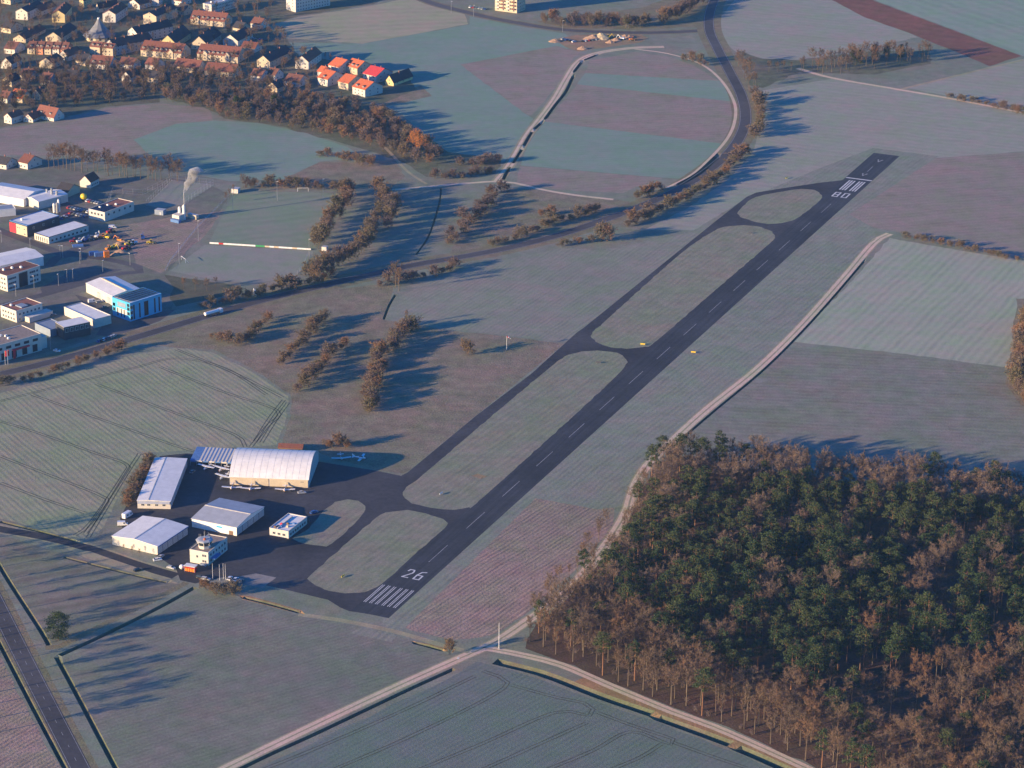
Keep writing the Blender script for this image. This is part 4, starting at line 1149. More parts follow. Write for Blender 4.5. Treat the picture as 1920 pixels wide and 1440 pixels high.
house((648, 135), (670, 141), (681, 130), 5.6, 10.0, 'x', 'cream render', NEW, 'orange roofed house with three dark dormers beside the crimson one', 2, 2, 2, 3)
house((681, 150), (705.5, 156), (718, 143), 5.6, 10.2, 'x', 'white render', 'crimson tiles', 'house with a crimson roof and blue shaded walls', 3, 2, 2, 0, 0, 2)
house((595, 141), (609, 144), (617, 137), 3.4, 6.6, 'x', 'white render', NEW, 'small orange roofed house tucked behind its larger neighbour', 1, 1, 1)
house((596, 158), (614.5, 162.5), (630, 150), 5.8, 10.4, 'x', 'white render', NEW, 'orange roofed house with one white dormer on the garden edge', 2, 2, 2, 1)
house((634, 165), (653, 169.5), (666, 156), 5.6, 9.8, 'x', 'cream render', NEW, 'orange roofed house between two dormered ones above the bushes', 2, 2, 2)
house((661, 176), (684.5, 182.5), (699, 169), 6.0, 10.6, 'x', 'white render', NEW, 'orange roofed house with twin dormers at the corner of the new group', 3, 2, 2, 2)
house((722, 158.5), (738, 161.5), (766, 147), 2.8, 8.2, 'y', 'yellow render', 'dark tiles', 'dark roofed house with a small yellow gable at the field edge', 1, 3, 1)
house((67, 221), (101, 228), (109, 219), 3.0, 9.0, 'x', 'white render', 'clay tiles', 'farmhouse with a big red roof at the meadow edge', 3, 1, 1, 2)
house((44, 228), (62, 230), (72, 222), 2.6, 6.4, 'y', 'white render', 'clay tiles', 'red gabled wing in front of the farmhouse', 2, 2, 1)
house((8, 230), (22, 233), (36, 224), 5.0, 8.0, 'y', 'white render', 'brown tiles', 'white house shaded by trees west of the farmhouse', 2, 2, 1)
house((20, 190), (42, 193), (50, 184), 3.5, 8.5, 'x', 'cream render', NEW, 'orange roofed house among the dark garden trees', 2, 2, 1)
house((35, 314), (52, 318), (66, 306), 4.5, 8.5, 'x', 'white render', 'clay tiles', 'white house with red roof beside the tree line', 2, 2, 1)
house((-12, 314), (12, 318), (24, 308), 3.5, 7.0, 'x', 'white render', 'dark tiles', 'dark roofed house at the meadow edge west of the tree line', 2, 2, 1)
house((2, 128), (22, 130), (36, 120), 4.6, 9.0, 'y', 'white render', 'brown tiles', 'white house with brown gable among the western gardens', 2, 3, 1)
house((74, 126), (100, 129), (112, 119), 4.6, 8.4, 'y', 'cream render', 'brown tiles', 'cream house with a small lit gable below the stepped row', 1, 3, 1)
house((168, 128), (206, 131), (214, 121), 4.0, 9.0, 'x', 'white render', 'clay tiles', 'red roofed house with white dormers below the twin blocks', 3, 2, 1, 3)
house((222, 128), (250, 131), (258, 123), 4.0, 8.0, 'x', 'white render', 'brown tiles', 'brown roofed house half hidden by garden trees', 3, 2, 1)
house((272, 129), (292, 132), (300, 124), 4.0, 8.0, 'x', 'white render', 'clay tiles', 'short red roofed house below the long row', 2, 2, 1)
house((326, 133), (372, 138), (380, 129), 4.2, 9.0, 'x', 'cream render', 'clay tiles', 'wide red roofed house with paired chimneys in the gardens', 4, 2, 1, 0, 0, 2)
house((384, 141), (440, 146), (450, 137), 4.2, 9.0, 'x', 'cream render', 'clay tiles', 'long red roofed garden house below the eastern row', 4, 2, 1, 0, 0, 2)
house((452, 96), (478, 99), (486, 92), 3.6, 7.2, 'x', 'white render', 'clay tiles', 'small red roofed house behind the eastern row', 2, 2, 1)
house((533, 160), (560, 164), (570, 154), 4.0, 8.0, 'x', 'white render', 'brown tiles', 'brown roofed house in the dark gardens before the white gable', 2, 2, 1)
house((418, 84), (446, 87), (470, 72), 4.6, 9.4, 'y', 'white render', 'dark tiles', 'dark steep roofed house beside the eastern row', 2, 3, 1)
for i, (A, B, C) in enumerate((((110, 112), (128, 115), (142, 104)), ((142, 122), (160, 124), (170, 115)), ((38, 150), (58, 152), (66, 144)), ((4, 160), (22, 163), (30, 155)), ((76, 158), (94, 160), (102, 152)), ((120, 152), (140, 155), (148, 147)),
        ((228, 152), (246, 155), (254, 147)), ((276, 154), (296, 157), (304, 149)), ((470, 150), (490, 153), (498, 145)), ((500, 172), (520, 175), (528, 167)), ((8, 100), (28, 102), (40, 92)), ((2, 60), (20, 63), (34, 54)), ((60, 28), (76, 30), (98, 18)), ((330, 26), (346, 29), (356, 22)),
        ((322, 8), (340, 11), (352, 4)), ((180, 22), (186, 24), (205, 12)), ((470, 52), (488, 55), (496, 48)), ((436, 60), (452, 63), (462, 56)), ((240, 14), (262, 18), (282, 6)), ((2, 6), (20, 9), (36, 0)), ((500, 148), (516, 151), (524, 144)), ((60, 186), (76, 188), (84, 181)), ((0, 192), (14, 194), (22, 187)))):
    house(A, B, C, 4.2, 8.2, 'x' if i % 3 else 'y', ['white render', 'cream render'][i % 2], ['brown tiles', 'dark tiles'][i % 2], ['small cream walled house with dark tiles between garden trees', 'small white house with brown tiles between garden trees'][1 - i % 2], 2, 2, 1)
# church with a tent roof
c0, cr_ = G((184, 77)), 14.0
t = thing('church', (c0.x, c0.y + 8, 0), 0.2, 'round church with a grey pointed tent roof', 'church', None)
def ring(r, z, n=10): return [(r * math.cos(2 * math.pi * k / n), r * math.sin(2 * math.pi * k / n), z) for k in range(n)]
MB().loft([ring(12.2, 0), ring(12.2, 4.0)]).build('wall', MATS['cream render'], t)
for k in range(10):
    a0, a1 = 2 * math.pi * k / 10, 2 * math.pi * (k + 1) / 10
    pts = []
    for r, z in ((14.2, 3.6), (8.0, 7.2), (3.2, 13.0), (1.0, 17.0)):
        pts.append([(r * math.cos(a0), r * math.sin(a0), z), (r * math.cos(a1), r * math.sin(a1), z), (r * math.cos(a1) * 0.97, r * math.sin(a1) * 0.97, z - 0.3), (r * math.cos(a0) * 0.97, r * math.sin(a0) * 0.97, z - 0.3)])
    MB().loft(pts).build('roof_panel', MATS['church slate'], t)
MB().cyl(0, 0, 16.5, 18.2, 1.1, 0.9, 10).build('cap', MATS['pale metal'], t)
for k in range(10):
    a = 2 * math.pi * (k + 0.5) / 10
    o = link('window', WINM, t)
    o.location, o.rotation_euler, o.scale = (11.62 * math.cos(a), 11.62 * math.sin(a), 0.8), (0, 0, a + math.pi / 2), (2.2, 1, 2.2)

# ================================================================== TREES AND SHRUBS
twig_mat('bark', [(0.13, 0.095, 0.07), (0.19, 0.15, 0.11), (0.15, 0.115, 0.085)])
twig_mat('twigs', [(0.185, 0.12, 0.085), (0.23, 0.15, 0.10), (0.19, 0.14, 0.105), (0.27, 0.15, 0.085), (0.20, 0.145, 0.10), (0.16, 0.115, 0.085)])
twig_mat('pine bark', [(0.24, 0.12, 0.07), (0.30, 0.155, 0.09), (0.20, 0.13, 0.095)])
twig_mat('needles', [(0.042, 0.072, 0.034), (0.058, 0.088, 0.038), (0.075, 0.092, 0.04)])
twig_mat('brush', [(0.27, 0.165, 0.10), (0.22, 0.175, 0.105), (0.21, 0.15, 0.12), (0.33, 0.18, 0.095), (0.23, 0.16, 0.115), (0.18, 0.16, 0.09), (0.22, 0.165, 0.135)])
twig_mat('orange leaves', [(0.62, 0.24, 0.06), (0.55, 0.21, 0.06)])
twig_mat('grey brush', [(0.20, 0.145, 0.125), (0.225, 0.165, 0.14), (0.18, 0.14, 0.13), (0.22, 0.14, 0.105)])

def _far_twigs():
    m, n, b = _nodes('far twigs')
    b.inputs['Roughness'].default_value = 0.9
    co = n.nodes.new('ShaderNodeTexCoord').outputs['Object']
    c = _ramp(n, _noise(n, 0.11, 3, co, 0.7), [(0.3, (0.12, 0.085, 0.065, 1)), (0.42, (0.18, 0.12, 0.085, 1)), (0.52, (0.14, 0.105, 0.08, 1)), (0.62, (0.22, 0.135, 0.08, 1)), (0.74, (0.16, 0.12, 0.095, 1))])
    n.links.new(c, b.inputs['Base Color'])
    MATS['far twigs'] = m
_far_twigs()
def _bars(chain, V, F, n=3):
    """tapered limb through (point, radius) pairs"""
    k0 = len(V)
    for i, (p, r) in enumerate(chain):
        q = chain[min(i + 1, len(chain) - 1)][0] - chain[max(i - 1, 0)][0]
        t = q.normalized() if q.length > 0 else Vector((0, 0, 1))
        u = t.orthogonal().normalized()
        w = t.cross(u)
        for j in range(n):
            a = 2 * math.pi * j / n
            V.append(p + (u * math.cos(a) + w * math.sin(a)) * r)
    for i in range(len(chain) - 1):
        for j in range(n):
            F.append((k0 + i * n + j, k0 + i * n + (j + 1) % n, k0 + (i + 1) * n + (j + 1) % n, k0 + (i + 1) * n + j))
def _rv(r):
    z = r.uniform(-1, 1)
    a = r.uniform(0, 2 * math.pi)
    s = math.sqrt(1 - z * z)
    return Vector((s * math.cos(a), s * math.sin(a), z))
def _twig(r, p, d, l, w, V, F):
    s = d.cross(_rv(r))
    s = s.normalized() if s.length > 1e-3 else Vector((1, 0, 0))
    k = len(V)
    m = p + d * l * 0.55 + _rv(r) * l * 0.12
    V.extend([p - s * w * 0.5, p + s * w * 0.5, m + s * w * 0.35, m - s * w * 0.35, p + d * l + _rv(r) * l * 0.15])
    F.extend([(k, k + 1, k + 2, k + 3), (k + 3, k + 2, k + 4)])
def gen_bare(seed, H, R, cb, nl=11, ns=6, nt=15, tw=0.075, stems=1, up=0.55):
    r = random.Random(seed)
    V, F, V2, F2 = [], [], [], []
    tips = []
    for st in range(stems):
        base = Vector((r.uniform(-1, 1), r.uniform(-1, 1), 0)) * (0.12 * R * (stems > 1))
        lean = Vector((r.uniform(-1, 1), r.uniform(-1, 1), 0)) * (R * (0.5 if stems > 1 else 0.12))
        ch = []
        for i in range(6):
            t = i / 5
            ch.append((base + lean * t ** 1.4 + Vector((0, 0, H * 0.86 * t)), max(0.03, 0.0165 * H * (1 - 0.85 * t) / stems ** 0.4)))
        _bars(ch, V, F, 5 if stems == 1 else 3)
        L = nl if stems == 1 else max(3, nl // stems)
        for k in range(L):
            f = cb + (0.94 - cb) * (k + r.random() * 0.8) / L
            i = min(4, int(f * 5 / 1.0 * 0.999))
            p0 = ch[i][0].lerp(ch[i + 1][0], f * 5 - i)
            az = k * 2.4 + r.uniform(-0.5, 0.5) + st
            prof = math.sin(math.pi * min(1, 0.18 + 0.82 * (f - cb) / (1 - cb) * 0.95)) ** 0.7
            ln = R * (0.45 + 0.65 * prof) * r.uniform(0.8, 1.15)
            d = Vector((math.cos(az), math.sin(az), up * r.uniform(0.6, 1.5) + 0.5 * (f - cb)))
            d.normalize()
            lc = []
            p = p0
            for j in range(4):
                lc.append((p.copy(), 0.0055 * H * (1 - 0.27 * j) * (0.7 if stems > 1 else 1)))
                d = (d + Vector((0, 0, 0.16)) + _rv(r) * 0.18).normalized()
                p = p + d * ln / 3
            _bars(lc, V, F, 3)
            for j in range(ns):
                t = 0.3 + 0.7 * (j + r.random()) / ns
                q = min(2, int(t * 3 * 0.999))
                sp = lc[q][0].lerp(lc[q + 1][0], t * 3 - q)
                sd = ((lc[q + 1][0] - lc[q][0]).normalized() * 0.7 + _rv(r) * 0.9 + Vector((0, 0, 0.3))).normalized()
                sl = ln * 0.42 * r.uniform(0.6, 1.2)
                e = sp + sd * sl
                _bars([(sp, 0.0024 * H), (e, 0.0010 * H)], V, F, 3)
                for m in range(nt):
                    tt = r.uniform(0.15, 1.0)
                    td = (sd * 0.6 + _rv(r) * 0.9 + Vector((0, 0, 0.25))).normalized()
                    _twig(r, sp.lerp(e, tt), td, R * 0.26 * r.uniform(0.5, 1.25), tw, V2, F2)
    return (V, F), (V2, F2)
def gen_pine(seed, H, R, cb, n=0):
    r = random.Random(seed)
    V, F, V2, F2 = [], [], [], []
    lean = Vector((r.uniform(-1, 1), r.uniform(-1, 1), 0)) * 0.5
    ch = [(lean * (i / 5) ** 1.5 + Vector((0, 0, H * 0.96 * i / 5)), 0.015 * H * (1 - 0.8 * i / 5)) for i in range(6)]
    _bars(ch, V, F, 5)
    n = n or r.randint(13, 18)
    for k in range(n):
        f = cb + (1 - cb) * (k + r.random() * 0.6) / n
        az = k * 2.4 + r.uniform(-0.6, 0.6)
        g = (f - cb) / (1 - cb)
        rr = R * (0.35 + 0.65 * math.sin(math.pi * (0.25 + 0.7 * g))) * r.uniform(0.55, 1.1) * (1 if g < 0.92 else 0.3)
        p0 = Vector((lean.x * f, lean.y * f, H * 0.95 * f))
        e = p0 + Vector((math.cos(az) * rr, math.sin(az) * rr, rr * r.uniform(0.1, 0.45)))
        _bars([(p0, 0.004 * H), (e, 0.0015 * H)], V, F, 3)
        cr = R * r.uniform(0.34, 0.55)
        for m in range(78):
            o = _rv(r) * cr * r.uniform(0.35, 1.0)
            o.z *= 0.55
            c = e.lerp(p0, r.uniform(0, 0.35)) + o
            a = _rv(r)
            b_ = a.cross(_rv(r)).normalized()
            s = r.uniform(0.22, 0.5)
            q = len(V2)
            V2.extend([c - a * s, c + b_ * s * 0.45, c + a * s, c - b_ * s * 0.45])
            F2.append((q, q + 1, q + 2, q + 3))
    return (V, F), (V2, F2)
def as_mesh(name, g, mat):
    me = bpy.data.meshes.new(name)
    me.from_pydata([tuple(v) for v in g[0]], [], g[1])
    me.materials.append(MATS[mat])
    me.update()
    return me
OAK = [gen_bare(100 + i, 19 + (i % 3) * 1.6, 5.0 + (i % 4) * 0.6, 0.42 + 0.05 * (i % 3), 13, 7, 21, 0.095) for i in range(6)]
SLIM = [gen_bare(200 + i, 19 + (i % 3), 3.0 + 0.4 * (i % 3), 0.45, 13, 6, 17, 0.09, 1, 0.9) for i in range(4)]
PINE = [gen_pine(300 + i, 20 + (i % 3), 3.4 + 0.5 * (i % 3), 0.44 + 0.06 * (i % 3)) for i in range(6)]
FIR = [gen_pine(350 + i, 16, (6.2, 4.4)[i], 0.04, 52) for i in range(2)]
SHRUB = [gen_bare(400 + i, 4.2 + 0.5 * (i % 3), 2.7, 0.08, 25, 5, 19, 0.08, 5, 0.8) for i in range(5)]
BRUSH = [gen_bare(450 + i, 3.2, 2.6, 0.05, 15, 4, 9, 0.12, 5, 0.8) for i in range(4)]
def protos(gens, a, b_, nm):
    return [(as_mesh('trunk', g[0], a), as_mesh('crown', g[1], b_), g) for g in gens]
P_OAK = protos(OAK, 'bark', 'twigs', 'oak')
P_SLIM = protos(SLIM, 'bark', 'twigs', 'slim')
P_PINE = protos(PINE, 'pine bark', 'needles', 'pine')
P_FIR = protos(FIR, 'bark', 'needles', 'fir')
P_SHRUB = protos(SHRUB, 'bark', 'brush', 'shrub')
P_GREY = protos(SHRUB[:3], 'bark', 'grey brush', 'shrub')
P_ORANGE = [(as_mesh('trunk', OAK[1][0], 'bark'), as_mesh('crown', OAK[1][1], 'orange leaves'), OAK[1])]
def plant(name, p, proto, sc, label, cat, group=None, wide=1.0):
    o = thing(name, (p.x, p.y, 0), rnd.uniform(0, 6.28), label, cat, group)
    o.scale = (sc * wide, sc * wide, sc)
    link('trunk' if cat != 'shrub' else 'stems', proto[0], o)
    link('crown' if cat != 'shrub' else 'twigs', proto[1], o)
    return o
def scatter(poly, gap, seed, n_max=100000):
    """points at least gap apart inside an outline"""
    r = random.Random(seed)
    P = [(p.x, p.y) for p in poly]
    x0, x1 = min(p[0] for p in P), max(p[0] for p in P)
    y0, y1 = min(p[1] for p in P), max(p[1] for p in P)
    cell, pts = {}, []
    tries = int((x1 - x0) * (y1 - y0) / gap ** 2 * 14)
    for _ in range(tries):
        q = Vector((r.uniform(x0, x1), r.uniform(y0, y1)))
        k = (int(q.x / gap), int(q.y / gap))
        if any((q - w).length < gap for i in (-1, 0, 1) for j in (-1, 0, 1) for w in cell.get((k[0] + i, k[1] + j), ())):
            continue
        if not inside(q, P): continue
        cell.setdefault(k, []).append(q)
        pts.append(q)
    return pts
_ARR = {}
def _arr(g):
    if id(g) not in _ARR:
        v = np.array([tuple(q) for q in g[0]])
        _ARR[id(g)] = (v, np.array([i for f in g[1] for i in f], dtype=np.int64), np.array([len(f) for f in g[1]], dtype=np.int64))
    return _ARR[id(g)]
def joined(name, items, part, mat):
    """trees nobody could pick apart, as one mass"""
    Vs, Ls, Ts, off = [], [], [], 0
    for p, g, sc, rz in items:
        v, l, t = _arr(g[part])
        c, s = math.cos(rz), math.sin(rz)
        v = (v * sc) @ np.array([[c, s, 0], [-s, c, 0], [0, 0, 1]]) + np.array([p.x, p.y, 0])
        Vs.append(v)
        Ls.append(l + off)
        Ts.append(t)
        off += len(v)
    V, L, T = np.concatenate(Vs), np.concatenate(Ls), np.concatenate(Ts)
    me = bpy.data.meshes.new(name)
    me.vertices.add(len(V))
    me.vertices.foreach_set('co', V.astype(np.float32).ravel())
    me.loops.add(len(L))
    me.loops.foreach_set('vertex_index', L.astype(np.int32))
    me.polygons.add(len(T))
    me.polygons.foreach_set('loop_start', np.concatenate([[0], np.cumsum(T)[:-1]]).astype(np.int32))
    me.materials.append(MATS[mat])
    me.update(calc_edges=True)
    me.validate()
    return me

# ---------------- the forest
forest = PX((975, 1205), (1010, 1168), (1090, 1086), (1168, 984), (1200, 918), (1228, 876), (1262, 862), (1330, 866), (1500, 892), (1700, 916), (1960, 938), (1975, 1250), (1960, 1530), (1700, 1530), (1545, 1446), (1425, 1386), (1340, 1350), (1260, 1322), (1156, 1280), (1052, 1237))
pine_zone = PX((1130, 1095), (1200, 1000), (1280, 945), (1400, 950), (1560, 952), (1760, 978), (1960, 985), (1960, 1260), (1800, 1250), (1700, 1290), (1600, 1330), (1450, 1310), (1330, 1290), (1240, 1240), (1150, 1165))
clear = [PX((1560, 1290), (1700, 1260), (1830, 1300), (1760, 1370), (1650, 1400), (1590, 1380)), PX((1700, 1090), (1790, 1080), (1790, 1180), (1700, 1190)), PX((1790, 1180), (1900, 1190), (1880, 1260), (1800, 1250))]
trk = smooth(PX(*FT), 6)
pts = scatter(forest, 5.9, 11)
kept = []
r5 = random.Random(5)
for p in pts:
    if min((p - q).length for q in trk[::2]) < 4.5: continue
    if any(inside(p, [(q.x, q.y) for q in c]) for c in clear) and r5.random() < 0.72: continue
    kept.append(p)
PZ = [(q.x, q.y) for q in pine_zone]
pines, oaks = [], []
for p in kept:
    pin = inside(p, PZ)
    x = r5.random()
    if pin and x < 0.60: pines.append(p)
    elif not pin and x < 0.10: pines.append(p)
    elif pin and x < 0.78 or not pin: oaks.append(p)
edge_d = lambda p: min((p - q).length for q in trk[::2])
pines.sort(key=lambda p: p.y)
oaks.sort(key=lambda p: p.y)
print('forest', len(pines), len(oaks))
seeF = [PX((945, 1205), (1190, 880), (1240, 850), (1940, 930), (1940, 1500), (1700, 1500), (1530, 1440))]
for p in pines[:290]:
    plant('pine_tree', p, r5.choice(P_PINE), r5.uniform(0.82, 1.12), 'tall pine with a bare reddish trunk in the forest', 'pine tree', 'pines of the forest')
oi = 0
near_oaks, far_oaks = oaks[:295], oaks[295:]
for p in near_oaks:
    e = edge_d(p)
    pr = r5.choice(P_OAK + P_SLIM)
    plant('bare_tree', p, pr, r5.uniform(0.72, 1.05) * (0.75 if e < 14 else 1), 'bare brown broadleaf tree in the forest', 'bare tree', 'bare trees of the forest')
far_p, far_o = pines[290:], far_oaks
items_p = [(p, r5.choice(PINE), r5.uniform(0.82, 1.12), r5.uniform(0, 6.28)) for p in far_p]
items_o = [(p, r5.choice(OAK[:4] + SLIM[:2]), r5.uniform(0.74, 1.06) * (0.62 if edge_d(p) < 14 else 1), r5.uniform(0, 6.28)) for p in far_o]
ft = thing('forest_trees', (0, 0, 0), 0, 'mass of bare trees and pines in the rear of the forest', 'forest')
ft['kind'] = 'stuff'
for items, nm, m0, m1 in ((items_p, 'pine', 'pine bark', 'needles'), (items_o, 'tree', 'bark', 'far twigs')):
    if items:
        tag(link(nm + '_trunks', joined(nm + '_trunks', items, 0, m0), ft), kind='stuff')
        tag(link(nm + '_crowns', joined(nm + '_crowns', items, 1, m1), ft), kind='stuff')
ug = [p for p in scatter(forest, 6.0, 77) if r5.random() < 0.6 and min((p - q).length for q in trk[::2]) > 3]
items = [(p, r5.choice(BRUSH), r5.uniform(0.4, 0.85), r5.uniform(0, 6.28)) for p in ug]
uo = link('forest_undergrowth', joined('forest_undergrowth', items, 1, 'grey brush'))
tag(uo, 'low brown brush on the forest floor', 'undergrowth', None, 'stuff')

# ---------------- hedges, thickets, gardens
def along(pts, gap, width, seed):
    r = random.Random(seed)
    ln = smooth(PX(*pts), 3)
    out, acc = [], 0.0
    for a, b_ in zip(ln[:-1], ln[1:]):
        acc += (b_ - a).length
        if acc >= gap:
            acc = 0
            t = (b_ - a).normalized()
            out.append(b_ + Vector((-t.y, t.x)) * r.uniform(-width, width) + t * r.uniform(-gap, gap) * 0.3)
    return out
NSH = 0
INFILL = []
def hedge(pts, label, group, gap=4.6, width=1.5, h=(0.7, 1.1), kinds=None, tree=None, seed=1, cat='shrub', name='shrub'):
    global NSH
    r = random.Random(seed + len(pts) * 13)
    for p in along(pts, gap, width, seed):
        NSH += 1
        for _ in range(2): INFILL.append(p + Vector((r.uniform(-4, 4), r.uniform(-4, 4))) * 0.8)
        plant(name, p, r.choice(kinds or P_SHRUB), r.uniform(h[0] * 0.65, h[1] * 1.12) * 1.04, label, cat, group, wide=r.uniform(1.1, 1.6))
hedge([(1032, 464), (1075, 458), (1115, 455)], 'olive brown shrub beside the bypass west of the big round bush', 'shrubs below the bypass', 5, 1.5, (0.9, 1.2))
for q in ((1128, 453), (1140, 452), (1134, 446)): plant('shrub', G(q), P_SHRUB[0], 2.0, 'big round brown bush at the bend of the bypass hedge', 'shrub', 'big round bush')
hedge([(1165, 428), (1210, 410), (1270, 384), (1320, 355), (1362, 322), (1402, 282)], 'brown shrub of the long hedge between bypass and runway', 'long bypass hedge', 3.6, 2.0, (0.95, 1.4), seed=3)
hedge([(1412, 262), (1424, 238), (1424, 205), (1416, 182)], 'brown shrub of the hedge outside the bypass curve', 'hedge outside the curve', 4.5, 1.2, (1.1, 1.5), seed=4)
hedge([(1265, 112), (1300, 118), (1330, 122)], 'shrub by the junction at the end of the curved track', 'shrubs at the junction', 5, 3, (1.0, 1.5), seed=5)
hedge([(948, 352), (925, 375), (895, 402), (862, 432), (838, 456)], 'grey brown shrub of the hedge strip below the track crossing', 'hedge strip below the crossing', 3.6, 5.0, (0.9, 1.3), P_GREY, seed=6)
hedge([(912, 464), (950, 453), (985, 440), (1030, 424), (1075, 410), (1120, 396)], 'shrub of the broken row in the rough meadow', 'row in the rough meadow', 5.0, 2.0, (0.8, 1.3), seed=7)
hedge([(1180, 376), (1205, 368), (1240, 354)], 'shrub on the slope beside the bypass cutting', 'shrubs by the cutting', 4.2, 1.5, (1.0, 1.4), seed=8)
hedge([(1000, 410), (1030, 402)], 'lone shrub pair inside the rough meadow', 'shrub pair', 5, 1, (0.8, 1.0), seed=9)
hedge([(-20, 728), (60, 712), (130, 690), (180, 672), (232, 656)], 'brown shrub of the hedge between bypass and western crop', 'hedge along the western crop', 4.2, 1.2, (0.7, 1.0), seed=10)
hedge([(365, 583), (410, 572), (455, 560), (520, 548), (570, 535), (620, 520)], 'tangled brown shrub in the thicket below the training pitch', 'thicket below the training pitch', 3.6, 3.0, (0.9, 1.5), seed=11)
hedge([(695, 540), (760, 528), (815, 515), (850, 500)], 'shrub of the thicket around the tall roadside tree', 'thicket by the roadside tree', 4.0, 3.0, (0.7, 1.2), P_GREY, seed=12)
hedge([(378, 628), (405, 636), (440, 645), (468, 640), (478, 620), (492, 608), (510, 600)], 'olive shrub of the hooked row in the western rough meadow', 'hooked row', 4.2, 1.2, (0.7, 1.1), seed=13)
hedge([(520, 690), (540, 668), (565, 645), (585, 620), (606, 602)], 'shrub of the first slanting row in the rough meadow', 'first slanting row', 4.2, 1.5, (0.8, 1.2), seed=14)
hedge([(560, 742), (585, 715), (600, 690), (625, 665), (650, 645)], 'shrub of the second slanting row in the rough meadow', 'second slanting row', 4.0, 2.5, (0.9, 1.3), P_SHRUB + P_GREY, seed=15)
hedge([(690, 776), (694, 740), (705, 705), (715, 675), (735, 645), (770, 612)], 'dark shrub of the dense row beside the drainage ditch', 'dense row by the ditch', 3.2, 3.5, (0.9, 1.4), P_SHRUB + P_GREY, seed=16)
hedge([(822, 672), (850, 668), (905, 664)], 'isolated shrub in the grass near the windsock', 'shrubs near the windsock', 14, 1, (0.9, 1.3), seed=17)
hedge([(288, 866), (272, 888), (258, 912), (246, 935), (238, 950)], 'rust brown shrub of the hedge beside the long white hangar', 'hedge beside the long hangar', 2.6, 1.0, (0.8, 1.05), seed=18)
hedge([(598, 842), (615, 840), (632, 838), (655, 840)], 'brown bush beside the two planes parked in shadow', 'bushes by the parked planes', 3.0, 1.5, (0.8, 1.15), seed=19)
hedge([(372, 1105), (395, 1110), (420, 1114), (440, 1116)], 'orange brown bush in front of the fuel station', 'bushes by the fuel station', 2.8, 1.6, (0.75, 1.05), seed=20)
plant('shrub', G((843, 1228)), P_SHRUB[2], 1.25, 'lone round bush at the crossing of the field tracks', 'shrub')
hedge([(1682, 443), (1740, 454), (1800, 466), (1860, 480), (1960, 500)], 'reddish shrub of the low hedge above the ribbed crop field', 'low hedge above the ribbed crop', 4.0, 1.0, (0.55, 0.85), seed=21)
hedge([(1770, 182), (1830, 194), (1880, 206), (1960, 226)], 'shrub of the hedge along the far field track', 'hedge along the far track', 5.5, 1.2, (0.7, 1.1), seed=22)
hedge([(442, 356), (480, 352), (520, 350), (570, 352), (640, 358)], 'shrub of the row behind the sports pitch', 'row behind the pitch', 4.5, 2, (0.8, 1.3), seed=23)
hedge([(795, 336), (840, 334), (880, 330), (925, 325)], 'shrub of the dark bank above the gravel track', 'bank above the gravel track', 4.0, 3, (0.8, 1.2), P_GREY, seed=24)
hedge([(585, 290), (620, 296), (650, 300), (690, 312)], 'shrub on the hump of the valley meadow', 'shrubs on the hump', 4.5, 2, (0.8, 1.2), seed=25)
hedge([(850, 312), (890, 308), (935, 306)], 'shrub of the bank beside the teal field', 'bank beside the teal field', 4.0, 3, (0.8, 1.2), P_GREY, seed=26)
print('shrubs', NSH)
TR = P_OAK + P_SLIM
VT = P_SHRUB + P_GREY * 2
def trees(pts, name, label, group, h, kinds=None, seed=1, cat='tree'):
    r = random.Random(seed)
    for p in pts:
        plant(name, p, r.choice(kinds or TR), r.uniform(*h), label, cat, group)
trees(along([(662, 356), (650, 385), (628, 412), (606, 440), (592, 470)], 3.4, 3, 31), 'slender_tree', 'slender orange brown tree of the row right of the pitch', 'row right of the pitch', (1.5, 2.3), P_SHRUB, 31)
trees(along([(722, 362), (728, 400), (712, 430), (692, 458), (660, 488), (625, 505), (585, 535)], 3.6, 5, 32), 'slender_tree', 'bare tree of the second row sloping down to the bypass', 'second row to the bypass', (1.5, 2.4), VT, 32)
trees(along([(82, 316), (140, 320), (200, 324), (260, 330), (300, 334), (338, 338)], 2.6, 7, 33), 'poplar_tree', 'tall bare tree of the line behind the sports court', 'tree line behind the court', (0.62, 0.9), TR, 33)
trees(PX((748, 545), (742, 538)), 'roadside_tree', 'tall sunlit tree standing at the bypass above the ditch', 'tall roadside tree', (0.7, 0.95), None, 34)
trees(PX((762, 610)), 'meadow_tree', 'single bare tree at the bend of the drainage ditch', None, (0.5, 0.5), None, 35)
trees(PX((404, 538), (388, 545), (366, 545), (344, 540)), 'pitch_tree', 'small round tree below the training pitch', 'small trees below the training pitch', (0.3, 0.45), None, 36)
trees(PX((430, 372), (424, 382), (438, 366), (456, 352)), 'corner_tree', 'orange brown tree at the western corner of the pitch', 'trees at the pitch corner', (0.4, 0.55), None, 37)
trees(PX((788, 298), (774, 290), (781, 284)), 'autumn_tree', 'big tree still in orange leaf among the grey thicket', 'orange tree', (0.75, 0.9), P_ORANGE, 38)
plant('conifer', G((110, 1200)), P_FIR[0], 0.9, 'lone dark evergreen beside the country road', 'conifer')
trees(scatter(PX((300, 178), (420, 188), (500, 186), (600, 192), (700, 210), (770, 250), (830, 295), (800, 315), (740, 290), (650, 262), (560, 244), (470, 228), (410, 222), (395, 210), (320, 192)), 7.0, 39), 'woodland_tree', 'grey brown tree of the winding valley thicket', 'valley thicket', (0.9, 1.9), VT, 39)
for p in PX((443, 208), (512, 210), (515, 205)): plant('conifer', p, P_FIR[1], 0.75, 'dark conifer among the trees below the gardens', 'conifer', 'conifers below the gardens')
